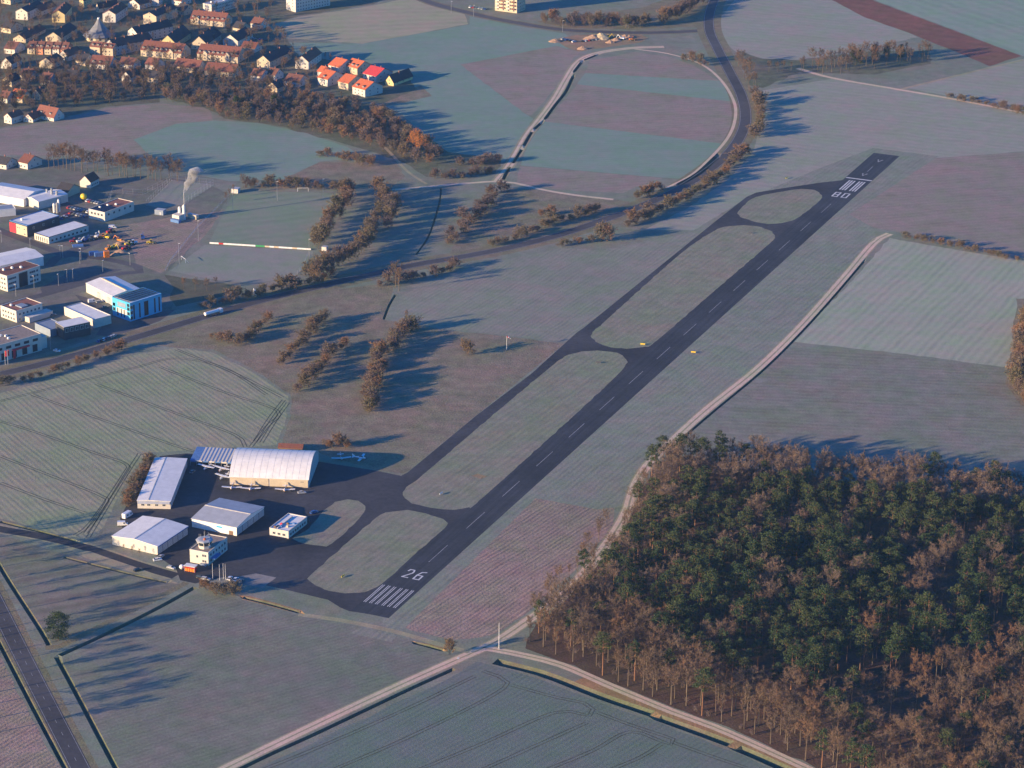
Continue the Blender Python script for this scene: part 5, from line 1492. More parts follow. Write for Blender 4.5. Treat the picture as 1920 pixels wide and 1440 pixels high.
trees(scatter(PX((0, 136), (60, 132), (160, 132), (260, 134), (330, 140), (460, 150), (540, 172), (600, 186), (480, 178), (300, 170), (280, 186), (170, 196), (100, 205), (50, 200), (0, 220)), 8.4, 40), 'garden_tree', 'bare tree in the gardens below the houses', 'garden trees', (0.42, 0.66), TR, 40)
trees(scatter(PX((0, 140), (160, 136), (330, 142), (460, 154), (560, 178), (480, 180), (300, 172), (280, 186), (170, 196), (100, 205), (0, 215)), 11, 140), 'garden_bush', 'dark tangled bush in the gardens below the houses', 'garden bushes', (1.0, 1.7), VT, 140)
trees(PX((8, 45), (24, 60), (20, 88), (14, 70), (62, 118), (128, 116), (150, 118), (232, 112), (248, 110), (262, 100), (300, 118), (312, 124), (355, 122), (460, 122), (470, 110), (490, 100), (500, 60), (480, 62), (520, 80), (340, 62), (452, 66), (430, 70), (360, 60), (140, 125), (560, 140), (545, 118), (530, 140), (615, 150), (580, 178), (640, 190), (475, 140), (400, 122), (240, 62), (330, 45), (75, 45), (130, 55), (2, 20), (170, 30), (345, 20)), 'street_tree', 'bare tree between the houses of the town', 'trees between the houses', (0.38, 0.58), None, 41)
trees(along([(1012, 42), (1060, 46), (1110, 48), (1160, 48), (1210, 50)], 2.6, 9, 42), 'young_tree', 'thin young tree of the plantation by the town road', 'plantation by the town road', (1.2, 2.0), VT, 42)
trees(along([(1225, 48), (1260, 35), (1290, 22), (1312, 5)], 3.2, 5, 43), 'young_tree', 'tree of the strip climbing beside the bypass', 'strip beside the bypass', (1.5, 2.3), VT, 43)
trees(along([(1382, 112), (1400, 140), (1412, 165)], 4.5, 4, 44), 'bank_tree', 'orange brown tree on the bank right of the bypass', 'bank right of the bypass', (0.5, 0.7), None, 44)
trees(along([(1425, 135), (1470, 132), (1500, 132)], 6, 3, 45), 'copse_tree', 'low tree at the narrow end of the far copse', 'narrow end of the copse', (0.4, 0.6), None, 45)
trees(scatter(PX((1505, 132), (1560, 118), (1600, 108), (1740, 104), (1742, 116), (1640, 128), (1560, 142)), 8.0, 46), 'copse_tree', 'bare tree of the far copse before the ploughed field', 'far copse', (0.55, 0.8), None, 46)
for p in PX((1600, 112), (1640, 108), (1662, 106), (1690, 108), (1610, 118)): plant('conifer', p, P_FIR[1], 0.72, 'dark conifer in the far copse', 'conifer', 'conifers of the copse')
trees(scatter(PX((1912, 600), (1960, 590), (1970, 775), (1925, 768), (1902, 735), (1905, 690)), 6.0, 47), 'edge_tree', 'rust brown tree at the edge of the eastern wood', 'eastern wood', (1.6, 2.4), P_SHRUB, 47)
trees(PX((232, 1034), (248, 1040), (262, 1044)), 'sapling', 'leafless sapling in front of the white gabled hangar', 'hangar saplings', (0.2, 0.26), P_SLIM, 48)
trees(along([(1150, 975), (1110, 1030), (1070, 1080), (1020, 1125), (995, 1145)], 7, 2, 49), 'edge_tree', 'small bare tree between forest track and heath', 'row along the heath', (0.4, 0.58), None, 49)

# trees between the houses, clear of walls
HOUSE_SPOTS = [(o.location.xy, 15.0) for o in COL.objects if o.parent is None and o.get('group') == HS]
town = PX((0, -5), (520, -5), (500, 48), (545, 78), (560, 104), (640, 112), (600, 128), (580, 176), (450, 150), (330, 138), (150, 130), (0, 134))
ok = []
for p in scatter(town, 10.6, 91):
    c = Vector((p.x, p.y))
    if all((c - (Vector(h) + Vector((7, 5)))).length > 13.0 for h, r_ in HOUSE_SPOTS): ok.append(p)
trees(ok, 'town_tree', 'dark bare tree in a back garden among the houses', 'back garden trees', (0.34, 0.6), TR, 92)

items = [(p, r5.choice(BRUSH), r5.uniform(0.55, 1.0), r5.uniform(0, 6.28)) for p in INFILL]
io = link('scrub', joined('scrub', items, 1, 'brush'))
tag(io, 'low tangled scrub filling the foot of the hedges', 'scrub', None, 'stuff')
# trees on the far side of the country road, whose long shadows cross the stubble
trees(along([(-150, 1010), (-110, 1090), (-75, 1160), (-45, 1230), (-40, 1300), (-30, 1380)], 11, 4, 51), 'roadside_tree', 'bare tree on the far side of the country road', 'trees across the country road', (0.8, 1.1), TR, 51)

# ================================================================== AIRCRAFT, VEHICLES, FURNITURE
for nm, c in (('paint white', (0.72, 0.72, 0.72)), ('paint silver', (0.42, 0.43, 0.45)), ('paint black', (0.02, 0.02, 0.022)), ('paint blue', (0.03, 0.08, 0.28)), ('paint red', (0.45, 0.03, 0.03)), ('paint grey', (0.16, 0.17, 0.18)), ('paint yellow', (0.75, 0.52, 0.03)), ('paint orange', (0.75, 0.24, 0.03)), ('paint green', (0.05, 0.30, 0.10)), ('paint cyan', (0.15, 0.45, 0.6))):
    plain(nm, c, 0.06, 1.5, 0.3, 0.5)
plain('tyre', (0.02, 0.02, 0.02), 0.2, 3)
plain('track steel', (0.07, 0.065, 0.06), 0.3, 2)
plain('hub', (0.4, 0.4, 0.4), 0.1, 2, 0.4)
plain('soil', (0.40, 0.26, 0.17), 0.3, 0.5, bump=0.4)
plain('sand', (0.58, 0.46, 0.27), 0.25, 0.5, bump=0.4)

def cached(key, fn, store={}):
    if key not in store:
        o = fn()
        store[key] = o.data
        bpy.data.objects.remove(o)
    return store[key]
def wheel_mesh():
    def f():
        mb = MB()
        n = 10
        for (x, r, mi) in ((0.1, 0.33, 0), (0.105, 0.18, 1)):
            V = [(r * math.cos(2 * math.pi * i / n), s * x, r * math.sin(2 * math.pi * i / n)) for s in (-1, 1) for i in range(n)]
            mb.add(V, [tuple(range(n)), tuple(range(2 * n - 1, n - 1, -1))] + [(i, i + n, (i + 1) % n + n, (i + 1) % n) for i in range(n)], mi)
        return mb.build('wheel', [MATS['tyre'], MATS['hub']])
    return cached('wheel', f)
def car(p, yaw, paint, label, group=None, kind='car'):
    P = {'car': (4.4, 1.78, 1.45), 'van': (5.2, 2.0, 2.3), 'estate': (4.7, 1.8, 1.5), 'camper': (6.8, 2.25, 2.9)}[kind]
    L, W_, H = P
    t = thing('parked_car' if kind in ('car', 'estate') else ('parked_van' if kind == 'van' else 'motorhome'), (p.x, p.y, 0), yaw, label, kind if kind != 'estate' else 'car', group)
    def body():
        if kind in ('van', 'camper'):
            prof = [(-L / 2, 0.35), (L / 2, 0.35), (L / 2, 1.0), (L / 2 - 0.7, 1.2), (L / 2 - 1.25, H - 0.1), (-L / 2 + 0.05, H)]
        else:
            prof = [(-L / 2, 0.32), (L / 2, 0.32), (L / 2, 0.68), (L / 2 - 0.15, 0.78), (L / 2 - 1.15, 0.95), (-L / 2 + 0.5, 0.98), (-L / 2, 0.9)]
        r0 = [(x, -W_ / 2, z) for x, z in prof]
        rings = []
        for yy, k in ((-W_ / 2, 0.97), (-W_ / 2 + 0.12, 1.0), (W_ / 2 - 0.12, 1.0), (W_ / 2, 0.97)):
            rings.append([(x * k, yy, z) for x, z in prof])
        return MB().loft(rings).build('body', MATS[paint])
    link('body', cached(('cb', kind, paint), body), t)
    if kind in ('car', 'estate'):
        def cabin():
            b0, b1 = (-L / 2 + (0.35 if kind == 'car' else 0.1)), L / 2 - 1.2
            t0, t1 = (-L / 2 + (1.05 if kind == 'car' else 0.45)), L / 2 - 1.95
            w0, w1 = W_ / 2 - 0.08, W_ / 2 - 0.27
            return MB().loft([[(b0, -w0, 0.93), (b1, -w0, 0.93), (b1, w0, 0.93), (b0, w0, 0.93)], [(t0, -w1, H - 0.05), (t1, -w1, H - 0.05), (t1, w1, H - 0.05), (t0, w1, H - 0.05)]]).build('windows', MATS['window glass'])
        link('windows', cached(('cc', kind), cabin), t)
        def roof():
            t0, t1 = (-L / 2 + (1.0 if kind == 'car' else 0.4)), L / 2 - 1.9
            return MB().box(t0, t1, -W_ / 2 + 0.25, W_ / 2 - 0.25, H - 0.06, H).build('roof', MATS[paint])
        link('roof', cached(('cr', kind, paint), roof), t)
    else:
        def ws():
            return MB().add([(L / 2 - 0.69, -W_ / 2 + 0.15, 1.25), (L / 2 - 0.69, W_ / 2 - 0.15, 1.25), (L / 2 - 1.2, W_ / 2 - 0.2, H - 0.25), (L / 2 - 1.2, -W_ / 2 + 0.2, H - 0.25)], [(0, 1, 2, 3)]).build('windscreen', MATS['window glass'])
        link('windscreen', cached(('ws', kind), ws), t).location = (0.03, 0, 0.02)
        for s in (-1, 1):
            def sw():
                return MB().box(L / 2 - 2.2, L / 2 - 1.35, -0.02, 0.02, 1.25, min(2.0, H - 0.3)).build('side_window', MATS['window glass'])
            link('side_window', cached(('sw', kind), sw), t).location = (0, s * (W_ / 2 + 0.01), 0)
        if kind == 'camper':
            def win(): return MB().box(-1.8, -0.6, -0.02, 0.02, 1.3, 2.0).build('side_window', MATS['window glass'])
            for s in (-1, 1): link('side_window', cached('cw', win), t).location = (0, s * (W_ / 2 + 0.01), 0)
    for x in (-L / 2 + 0.85, L / 2 - 0.85):
        for y in (-W_ / 2 + 0.1, W_ / 2 - 0.1):
            link('wheel', wheel_mesh(), t).location = (x, y, 0.33)
    return t
D = math.radians
for q, yw, pt, lb, kd in (((239, 969), 62, 'paint white', 'white motorhome parked beside the hedge behind the long hangar', 'camper'),
                      ((230, 985), 8, 'paint white', 'white van with several windows parked on the grass by the gabled hangar', 'van'),
                      ((295.5, 1051), 20, 'paint white', 'white car parked at the corner of the gabled hangar', 'car'),
                      ((259, 1070), 38, 'paint black', 'black car driving on the airfield access road', 'estate'),
                      ((321, 1066), -25, 'paint silver', 'silver car parked left of the fuel station', 'car'),
                      ((302, 1045), 70, 'paint silver', 'silver car half hidden behind the white car at the hangar corner', 'car'),
                      ((589, 962), 40, 'paint blue', 'blue car parked beside the clubhouse terrace', 'estate'),
                      ((376, 1084), -20, 'paint black', 'dark car parked behind the orange bushes', 'estate'),
                      ((386, 1087), -20, 'paint silver', 'silver car between the bushes and the flagpoles', 'estate'),
                      ((431, 1086), 75, 'paint white', 'white car on the paved parking beside the flagpoles', 'car'),
                      ((442, 1088), 75, 'paint white', 'white car next to the dark one on the paved parking', 'car'),
                      ((452, 1091), 75, 'paint grey', 'dark car at the end of the paved parking', 'car'),
                      ((566, 925), 15, 'paint silver', 'small pale car in front of the arched hangar doors', 'car'),
                      ((361, 886), 70, 'paint grey', 'grey car in the shadow under the striped shelter', 'car'),
                      ((173, 567), 25, 'paint white', 'white van parked at the workshop roller door', 'van'),
                      ((187, 567), 28, 'paint silver', 'silver car parked beside the white workshop van', 'estate'),
                      ((198, 577), 28, 'paint grey', 'grey car parked by the corner of the cyan office', 'car'),
                      ((107, 659), -20, 'paint white', 'white car on the kerb by the bypass', 'car'),
                      ((211, 428), 10, 'paint white', 'white van parked before the solar roofed office', 'van'),
                      ((100, 592), 40, 'paint grey', 'dark car beside the red roofed office', 'car')):
    car(G(q), D(yw), pt, lb, None, kd)
PAL = ['paint white', 'paint silver', 'paint black', 'paint grey', 'paint blue', 'paint red', 'paint silver']
r8 = random.Random(8)
k = 0
def row(a, b_, n, yw, label, group):
    global k
    A, B = G(a), G(b_)
    for i in range(n):
        p = A.lerp(B, i / max(1, n - 1))
        k += 1
        car(p, D(yw) + r8.uniform(-0.06, 0.06), PAL[(k * 5) % 7], label, group, 'car' if r8.random() < 0.6 else 'estate')
row((130, 390), (166, 398), 7, 62, 'parked car in the row left of the solar roofed office', 'cars left of the solar roofed office')
row((133, 400), (160, 407), 5, 62, 'parked car in the second row beside the low shop', 'cars beside the low shop')
row((160, 376), (185, 382), 6, 62, 'parked car behind the solar roofed office', 'cars behind the solar roofed office')
row((186, 641), (214, 631), 7, 75, 'parked car in the forecourt line along the bypass', 'cars along the bypass')
row((112, 412), (126, 405), 4, 25, 'parked car beside the silos', 'cars beside the silos')
row((0, 372), (28, 380), 5, 70, 'parked car in the dark yard below the pale hall', 'cars below the pale hall')
row((882, 14), (910, 18), 6, 70, 'parked car in the lot beside the apartment tower', 'cars beside the apartment tower')
row((1092, 78), (1118, 75), 5, 75, 'parked car at the construction site', 'cars at the construction site')
row((1056, 74), (1076, 79), 4, 45, 'car parked along the edge of the construction site', 'cars at the site edge')
row((440, 70), (500, 76), 6, 30, 'car parked in the street behind the eastern row', 'cars behind the eastern row')
row((250, 122), (330, 130), 4, 10, 'car parked in the garden street', 'cars in the garden street')

# ---------------- aeroplanes
def plane(q, yaw, high, label, stripe='paint red', span=10.6, group=None):
    p = G(q)
    t = thing('light_aircraft', (p.x, p.y, 0), yaw, label, 'aeroplane', group)
    Wt = MATS['paint white']
    def ringx(x, w, h, zc, n=10): return [(x, w * math.cos(2 * math.pi * i / n), zc + h * math.sin(2 * math.pi * i / n)) for i in range(n)]
    def fus():
        st = [(2.55, 0.25, 0.25, 1.25), (2.2, 0.48, 0.45, 1.25), (1.2, 0.56, 0.6, 1.3), (0.3, 0.6, 0.78, 1.42), (-0.8, 0.56, 0.75, 1.42), (-2.0, 0.38, 0.45, 1.42), (-4.6, 0.14, 0.2, 1.5)]
        return MB().loft([ringx(*s) for s in st]).build('fuselage', Wt, smooth_=True)
    link('fuselage', cached('fus', fus), t)
    def band():
        return MB().box(-3.6, 1.9, -0.585, 0.585, 1.12, 1.26).build('stripe', MATS[stripe])
    link('stripe', cached(('band', stripe), band), t)
    zw = 2.2 if high else 0.95
    def wing():
        mb = MB()
        for s in (-1, 1):
            dz = 0.12 if high else 0.42
            mb.loft([[(0.95, s * 0.2, zw), (-0.65, s * 0.2, zw), (-0.65, s * 0.2, zw + 0.16), (0.95, s * 0.2, zw + 0.16)], [(0.75, s * span / 2, zw + dz), (-0.5, s * span / 2, zw + dz), (-0.5, s * span / 2, zw + dz + 0.1), (0.75, s * span / 2, zw + dz + 0.1)]])
        mb.box(-0.65, 0.95, -0.21, 0.21, zw - 0.004, zw + 0.164)
        return mb.build('wing', Wt)
    link('wing', cached(('wing', high, span), wing), t)
    def tail(): return MB().box(-4.75, -3.85, -1.75, 1.75, 1.55, 1.63).build('tailplane', Wt)
    link('tailplane', cached('tail', tail), t)
    def fin(): return MB().prism([(-3.7, 1.6), (-4.75, 1.6), (-5.05, 2.95), (-4.45, 2.95)], -0.05, 0.05, 'y').build('fin', Wt)
    o = fin() if 'fin' not in cached.__defaults__[0] else None
    if o is not None:
        cached.__defaults__[0]['fin'] = o.data
        bpy.data.objects.remove(o)
    link('fin', cached.__defaults__[0]['fin'], t)
    def prop(): return MB().box(2.56, 2.62, -0.08, 0.08, 0.3, 2.2).build('propeller', MATS['paint black'])
    link('propeller', cached('prop', prop), t)
    def nose(): return MB().loft([ringx(2.56, 0.24, 0.24, 1.25, 8), ringx(2.9, 0.04, 0.04, 1.25, 8)]).build('spinner', MATS[stripe])
    link('spinner', cached(('nose', stripe), nose), t)
    def glass():
        return MB().loft([[(1.25, -0.5, 1.72), (-1.3, -0.5, 1.95), (-1.3, 0.5, 1.95), (1.25, 0.5, 1.72)], [(0.55, -0.42, 2.24), (-0.9, -0.42, 2.26), (-0.9, 0.42, 2.26), (0.55, 0.42, 2.24)]]).build('windscreen', MATS['window glass'])
    link('windscreen', cached('pglass', glass), t).location = (0, 0, -0.05)
    for x, y in ((1.75, 0), (-0.3, 1.2), (-0.3, -1.2)):
        def leg(): return MB().bar((0, 0, 0.3), (0, 0, 1.0), 0.05).build('gear_leg', MATS['steel'])
        link('gear_leg', cached('leg', leg), t).location = (x, y * 0.7, 0)
        w = link('wheel', wheel_mesh(), t)
        w.location, w.scale = (x, y * 0.7, 0.24), (0.72, 0.72, 0.72)
    if high:
        for s in (-1, 1):
            def strut(s=s): return MB().bar((0.2, 0, 0), (0.2, 2.1, 1.25), 0.05).build('wing_strut', Wt)
            o = link('wing_strut', cached('strut', strut), t)
            o.location = (0, s * 0.5, 0.98)
            o.scale = (1, s, 1)
plane((387, 881), D(-120), True, 'white high winged aeroplane under the edge of the striped shelter', 'paint blue')
plane((416, 884), D(-122), True, 'white high winged aeroplane between shelter and arched hangar', 'paint red')
plane((418, 899), D(-124), True, 'white high winged aeroplane at the corner of the arched hangar', 'paint grey', 9.6)
plane((435, 917), D(-93), False, 'low winged aeroplane with an orange nose before the arched hangar', 'paint orange')
plane((470, 919), D(-92), False, 'white low winged aeroplane left of the hangar door joint', 'paint red')
plane((534.5, 921), D(-92), False, 'white low winged aeroplane before the right hangar door', 'paint orange')
plane((640, 862), D(-80), False, 'pale aeroplane parked in shadow beside the brown bush', 'paint green')
plane((677, 862), D(-14), False, 'blue and white aeroplane parked in shadow at the edge of the grass', 'paint blue')
# ---------------- lorries and building machines
def lorry(q, yaw, label):
    p = G(q)
    t = thing('tanker_lorry', (p.x, p.y, 0), yaw, label, 'lorry')
    MB().box(4.4, 6.6, -1.2, 1.2, 0.6, 3.0).box(6.6, 6.75, -1.2, 1.2, 0.6, 1.8).build('cab', MATS['paint white'], t)
    MB().box(6.6, 6.66, -1.1, 1.1, 1.85, 2.75).build('windscreen', MATS['window glass'], t)
    n = 12
    MB().loft([[(x, 1.2 * math.cos(2 * math.pi * i / n), 2.15 + 1.05 * math.sin(2 * math.pi * i / n)) for i in range(n)] for x in (-6.4, 4.0)]).build('tank', MATS['paint white'], t, smooth_=False)
    MB().box(-6.2, 4.4, -0.5, 0.5, 0.8, 1.1).build('chassis', MATS['paint grey'], t)
    for x in (-5.4, -4.2, -3.0, 2.6, 5.6):
        for y in (-1.05, 1.05):
            w = link('wheel', wheel_mesh(), t)
            w.location, w.scale = (x, y, 0.5), (1.5, 1.4, 1.5)
lorry((400, 590.5), math.atan2(G((480, 566)).y - G((390, 592)).y, G((480, 566)).x - G((390, 592)).x), 'white tanker lorry driving on the bypass')
def digger(q, yaw, paint, label, group, sc=1.0, arm=1.0):
    p = G(q)
    t = thing('excavator', (p.x, p.y, 0), yaw, label, 'excavator', group)
    t.scale = (sc, sc, sc)
    for s in (-1, 1):
        MB().prism([(-2.0, 0.25), (-1.7, 0), (1.7, 0), (2.0, 0.25), (1.7, 0.75), (-1.7, 0.75)], s * 1.15 - 0.28, s * 1.15 + 0.28, 'y').build('track', MATS['track steel'], t)
    MB().box(-2.2, 1.2, -1.3, 1.3, 0.8, 1.9).build('house', MATS[paint], t)
    MB().box(-0.2, 1.3, 0.25, 1.25, 1.91, 3.0).build('cab', MATS['window glass'], t)
    MB().box(-0.3, 1.4, 0.2, 1.3, 3.0, 3.1).build('cab_roof', MATS[paint], t)
    MB().bar((1.0, -0.3, 1.4), (3.6, -0.3, 3.8 * arm), 0.3, 0.25).build('boom', MATS[paint], t)
    MB().bar((3.6, -0.3, 3.8 * arm), (5.2, -0.3, 1.2), 0.22, 0.18).build('arm', MATS[paint], t)
    MB().prism([(4.7, 1.2), (5.6, 1.1), (5.5, 0.3), (4.8, 0.2)], -0.9, 0.3, 'y').build('bucket', MATS['track steel'], t)
def loader(q, yaw, paint, label, group, sc=1.0):
    p = G(q)
    t = thing('wheel_loader', (p.x, p.y, 0), yaw, label, 'loader', group)
    t.scale = (sc, sc, sc)
    MB().box(-3.0, -0.3, -1.0, 1.0, 0.8, 2.0).build('engine_cover', MATS[paint], t)
    MB().box(-0.6, 0.8, -0.75, 0.75, 1.6, 3.2).build('cab', MATS['window glass'], t)
    MB().box(-0.7, 0.9, -0.85, 0.85, 3.2, 3.32).build('cab_roof', MATS[paint], t)
    MB().box(0.0, 2.0, -0.7, 0.7, 0.7, 1.5).build('front_frame', MATS[paint], t)
    MB().bar((1.4, 0, 1.6), (3.4, 0, 0.7), 0.2).build('lift_arm', MATS[paint], t)
    MB().prism([(3.1, 0.2), (4.2, 0.15), (3.4, 1.3), (3.1, 1.2)], -1.3, 1.3, 'y').build('bucket', MATS['track steel'], t)
    for x in (-1.9, 1.3):
        for y in (-1.1, 1.1):
            w = link('wheel', wheel_mesh(), t)
            w.location, w.scale = (x, y, 0.72), (2.15, 2.6, 2.15)
YD = 'machines in the machine yard'
for q, yw, pt, kd, lb in (((139, 455), 20, 'paint red', 'l', 'small red loader at the near end of the machine yard'), ((149, 455), 35, 'paint white', 'd', 'white digger beside the small red loader'),
                      ((160, 452), 60, 'paint blue', 'd', 'blue digger in the dark row of the machine yard'), ((172, 450), 20, 'paint grey', 'l', 'grey loader in the dark row of the machine yard'),
                      ((182, 445), 80, 'paint white', 'd', 'white digger with raised arm in the machine yard'), ((192, 446), 10, 'paint orange', 'd', 'orange digger amid the clutter of the machine yard'),
                      ((199, 447), 150, 'paint yellow', 'l', 'yellow loader amid the clutter of the machine yard'), ((207, 437), 40, 'paint red', 'l', 'red loader at the rear of the machine yard'),
                      ((224, 452), 155, 'paint orange', 'd', 'large orange digger standing alone on the earth'), ((268, 448), 100, 'paint blue', 'd', 'blue digger beside the green tree of the yard'),
                      ((283, 457), 10, 'paint yellow', 'l', 'yellow loader at the far corner of the yard'), ((242, 460), 30, 'paint yellow', 'l', 'yellow loader beside the white one'),
                      ((250, 458), 200, 'paint white', 'l', 'white loader beside the yellow one'), ((212, 466), 330, 'paint yellow', 'd', 'yellow digger beside the orange skip'),
                      ((204, 468), 60, 'paint orange', 'l', 'orange loader beside the street of the yard'), ((236, 468), 40, 'paint red', 'l', 'dark red loader near the verge')):
    (digger if kd == 'd' else loader)(G and q, D(yw), pt, lb, YD, 0.95)
for q, yw, pt, kd, lb in (((1140, 72), 20, 'paint yellow', 'd', 'yellow digger beside the sand pile'), ((1166, 74), 160, 'paint white', 'd', 'white digger on the construction site'), ((1186, 76), 10, 'paint orange', 'l', 'orange loader on the construction site')):
    (digger if kd == 'd' else loader)(q, D(yw), pt, lb, 'machines on the construction site', 1.0)
for q, yw, pt, lb, s in (((176, 478), 20, 'paint blue', 'blue skip container beside the yard street', (6, 2.4, 2.4)), ((200, 482), 20, 'paint orange', 'orange skip container beside the yard street', (3.5, 2.4, 4.2)), ((186, 480), 20, 'blue metal', 'dark blue container next to the blue skip', (6, 2.4, 2.6)), ((146, 462), 15, 'blue metal', 'flat blue tarpaulin covered stack in the yard', (7, 4, 1.0))):
    p = G(q)
    t = thing('container', (p.x, p.y, 0), D(yw), lb, 'container', None)
    MB().box(-s[0] / 2, s[0] / 2, -s[1] / 2, s[1] / 2, 0, s[2]).build('body', MATS[pt], t)
    for i in range(6):
        x = -s[0] / 2 + s[0] * (i + 0.5) / 6
        MB().box(x - 0.08, x + 0.08, -s[1] / 2 - 0.06, -s[1] / 2, 0.1, s[2] - 0.1).build('rib', MATS[pt], t)
def pile(q, r_, h, mat, label, group=None, seed=0):
    p = G(q)
    rr = random.Random(seed)
    rings = []
    for i, f in enumerate((1.0, 0.82, 0.6, 0.36, 0.12)):
        rings.append([(f * r_ * math.cos(2 * math.pi * j / 14) * rr.uniform(0.85, 1.15), 0.7 * f * r_ * math.sin(2 * math.pi * j / 14) * rr.uniform(0.85, 1.15), h * (1 - f) ** 0.9 * rr.uniform(0.9, 1.1) if i else -0.05) for j in range(14)])
    o = MB().loft(rings).build('earth_pile', MATS[mat])
    o.location = (p.x, p.y, 0)
    tag(o, label, 'earth pile', group)
pile((1126, 72), 9, 5, 'sand', 'yellow sand pile on the construction site', None, 1)
pile((1113, 73), 9, 4, 'soil', 'brown soil heap beside the sand pile', None, 2)
for i, q in enumerate(((1144, 80), (1155, 76), (1172, 70), (1180, 71), (1092, 92), (1040, 78))): pile(q, 4 + i % 3, 2.6, 'soil', 'small earth heap on the construction site', 'small earth heaps', 3 + i)
for i, q in enumerate(((222, 458), (232, 455), (215, 478), (226, 472))): pile(q, 3.5 + i % 2, 1.8, 'soil', 'low earth heap in the machine yard', 'earth heaps of the yard', 20 + i)
# ---------------- masts, lamps, signs
def lamp(q, h, label, group, head=True, yaw=0.0):
    p = G(q)
    t = thing('street_lamp', (p.x, p.y, 0), yaw, label, 'lamp', group)
    def pole(): return MB().cyl(0, 0, 0, h, 0.13, 0.08, 6).build('pole', MATS['steel'])
    link('pole', cached(('pole', h), pole), t)
    def hd(): return MB().box(-0.2, 1.1, -0.18, 0.18, h - 0.05, h + 0.12).build('lamp_head', MATS['pale metal'])
    link('lamp_head', cached(('hd', h), hd), t)
for q in ((3, 455), (57, 470), (113, 482), (118, 483), (152, 488), (193, 511), (137, 527), (126, 528), (244, 497), (150, 494), (30, 556), (110, 536), (95, 655), (64, 540)):
    lamp(q, 8.0, 'slim street lamp along the industrial street', 'lamps of the industrial street', yaw=r8.uniform(0, 6))
for q in ((372, 452), (520, 377), (606, 372), (580, 487), (336, 495), (437, 398)):
    lamp(q, 14.0, 'tall floodlight mast beside the sports pitches', 'floodlights of the pitches')
for q in ((846, 24), (888, 31), (1055, 60)): lamp(q, 10.0, 'street lamp along the town road', 'lamps of the town road')
p = G((935.5, 1217))
t = thing('radio_mast', (p.x, p.y, 0), 0, 'thin white mast at the crossing of the forest tracks', 'mast')
MB().cyl(0, 0, 0, 13.5, 0.16, 0.08, 6).build('pole', MATS['paint white'], t)
MB().box(-0.35, 0.35, -0.35, 0.35, 0, 0.5).build('footing', MATS['concrete'], t)
p = G((950, 656))
t = thing('windsock', (p.x, p.y, 0), 0, 'red and white windsock on a pole beside the taxiway', 'windsock')
MB().cyl(0, 0, 0, 8.6, 0.13, 0.09, 6).build('pole', MATS['paint white'], t)
for i in range(4):
    rr = [0.62, 0.55, 0.48, 0.41, 0.34]
    z = [8.4, 8.25, 8.0, 7.6, 7.1]
    x = [0.1, 0.75, 1.35, 1.85, 2.25]
    MB().loft([[(x[i + e], rr[i + e] * math.cos(2 * math.pi * j / 8), z[i + e] + rr[i + e] * math.sin(2 * math.pi * j / 8)) for j in range(8)] for e in (0, 1)]).build('sock_band', MATS['paint red' if i % 2 == 0 else 'paint white'], t)
for q, yw, pt, lb in (((1205, 647), -8, 'paint yellow', 'yellow distance board in the grass left of the runway'), ((1300, 662), -8, 'paint yellow', 'yellow distance board in the grass right of the runway'), ((643, 1082), 60, 'paint yellow', 'yellow marker board in the island by the runway number'),
                      ((827, 927), 60, 'paint white', 'white marker board in the long grass island'), ((1475, 335), 60, 'paint yellow', 'yellow marker board beyond the taxiway bend'), ((1407, 438), -5, 'dark frame', 'dark marker board in the upper grass island'), ((1122, 681), -5, 'dark frame', 'dark marker board in the grass beside the middle link')):
    p = G(q)
    t = thing('marker_board', (p.x, p.y, 0), D(yw), lb, 'sign')
    MB().box(-1.4, 1.4, -0.08, 0.08, 0.35, 1.1).build('board', MATS[pt], t)
    for x in (-1.0, 1.0): MB().box(x - 0.07, x + 0.07, -0.06, 0.06, 0, 0.349).build('post', MATS['steel'], t)
for i, q in enumerate(((399, 1086), (412, 1088), (419, 1086), (423, 1087))):
    p = G(q)
    t = thing('flagpole', (p.x, p.y, 0), 0, 'white flagpole beside the airfield parking', 'flagpole', 'flagpoles of the airfield')
    MB().cyl(0, 0, 0, 8.5, 0.09, 0.06, 6).build('pole', MATS['paint white'], t)
    MB().box(-0.25, 0.25, -0.25, 0.25, 0, 0.3).build('footing', MATS['concrete'], t)
for i, q in enumerate(((10, 684), (15, 683))):
    p = G(q)
    t = thing('flagpole', (p.x, p.y, 0), 0, 'flagpole with a red banner before the showroom by the bypass', 'flagpole', 'flagpoles of the showroom')
    MB().cyl(0, 0, 0, 9, 0.09, 0.06, 6).build('pole', MATS['paint white'], t)
    MB().box(0.1, 1.1, -0.02, 0.02, 5.2, 8.8).build('banner', MATS['paint red'], t)
for i, (q, c) in enumerate((((102, 402), 'pale metal'), ((108, 403), 'steel'), ((111, 400), 'pale metal'))):
    p = G(q)
    t = thing('silo', (p.x, p.y, 0), 0, 'tall slim silo beside the dark cube shop', 'silo', 'silos beside the dark cube shop')
    MB().cyl(0, 0, 1.5, 7.5 + i, 0.9, 0.9, 12).cyl(0, 0, 7.5 + i, 8.0 + i, 0.9, 0.3, 12).build('tank', MATS[c], t)
    for a in range(3): MB().bar((0.7 * math.cos(a * 2.1), 0.7 * math.sin(a * 2.1), 0), (0.7 * math.cos(a * 2.1), 0.7 * math.sin(a * 2.1), 1.49), 0.1).build('leg', MATS['steel'], t)
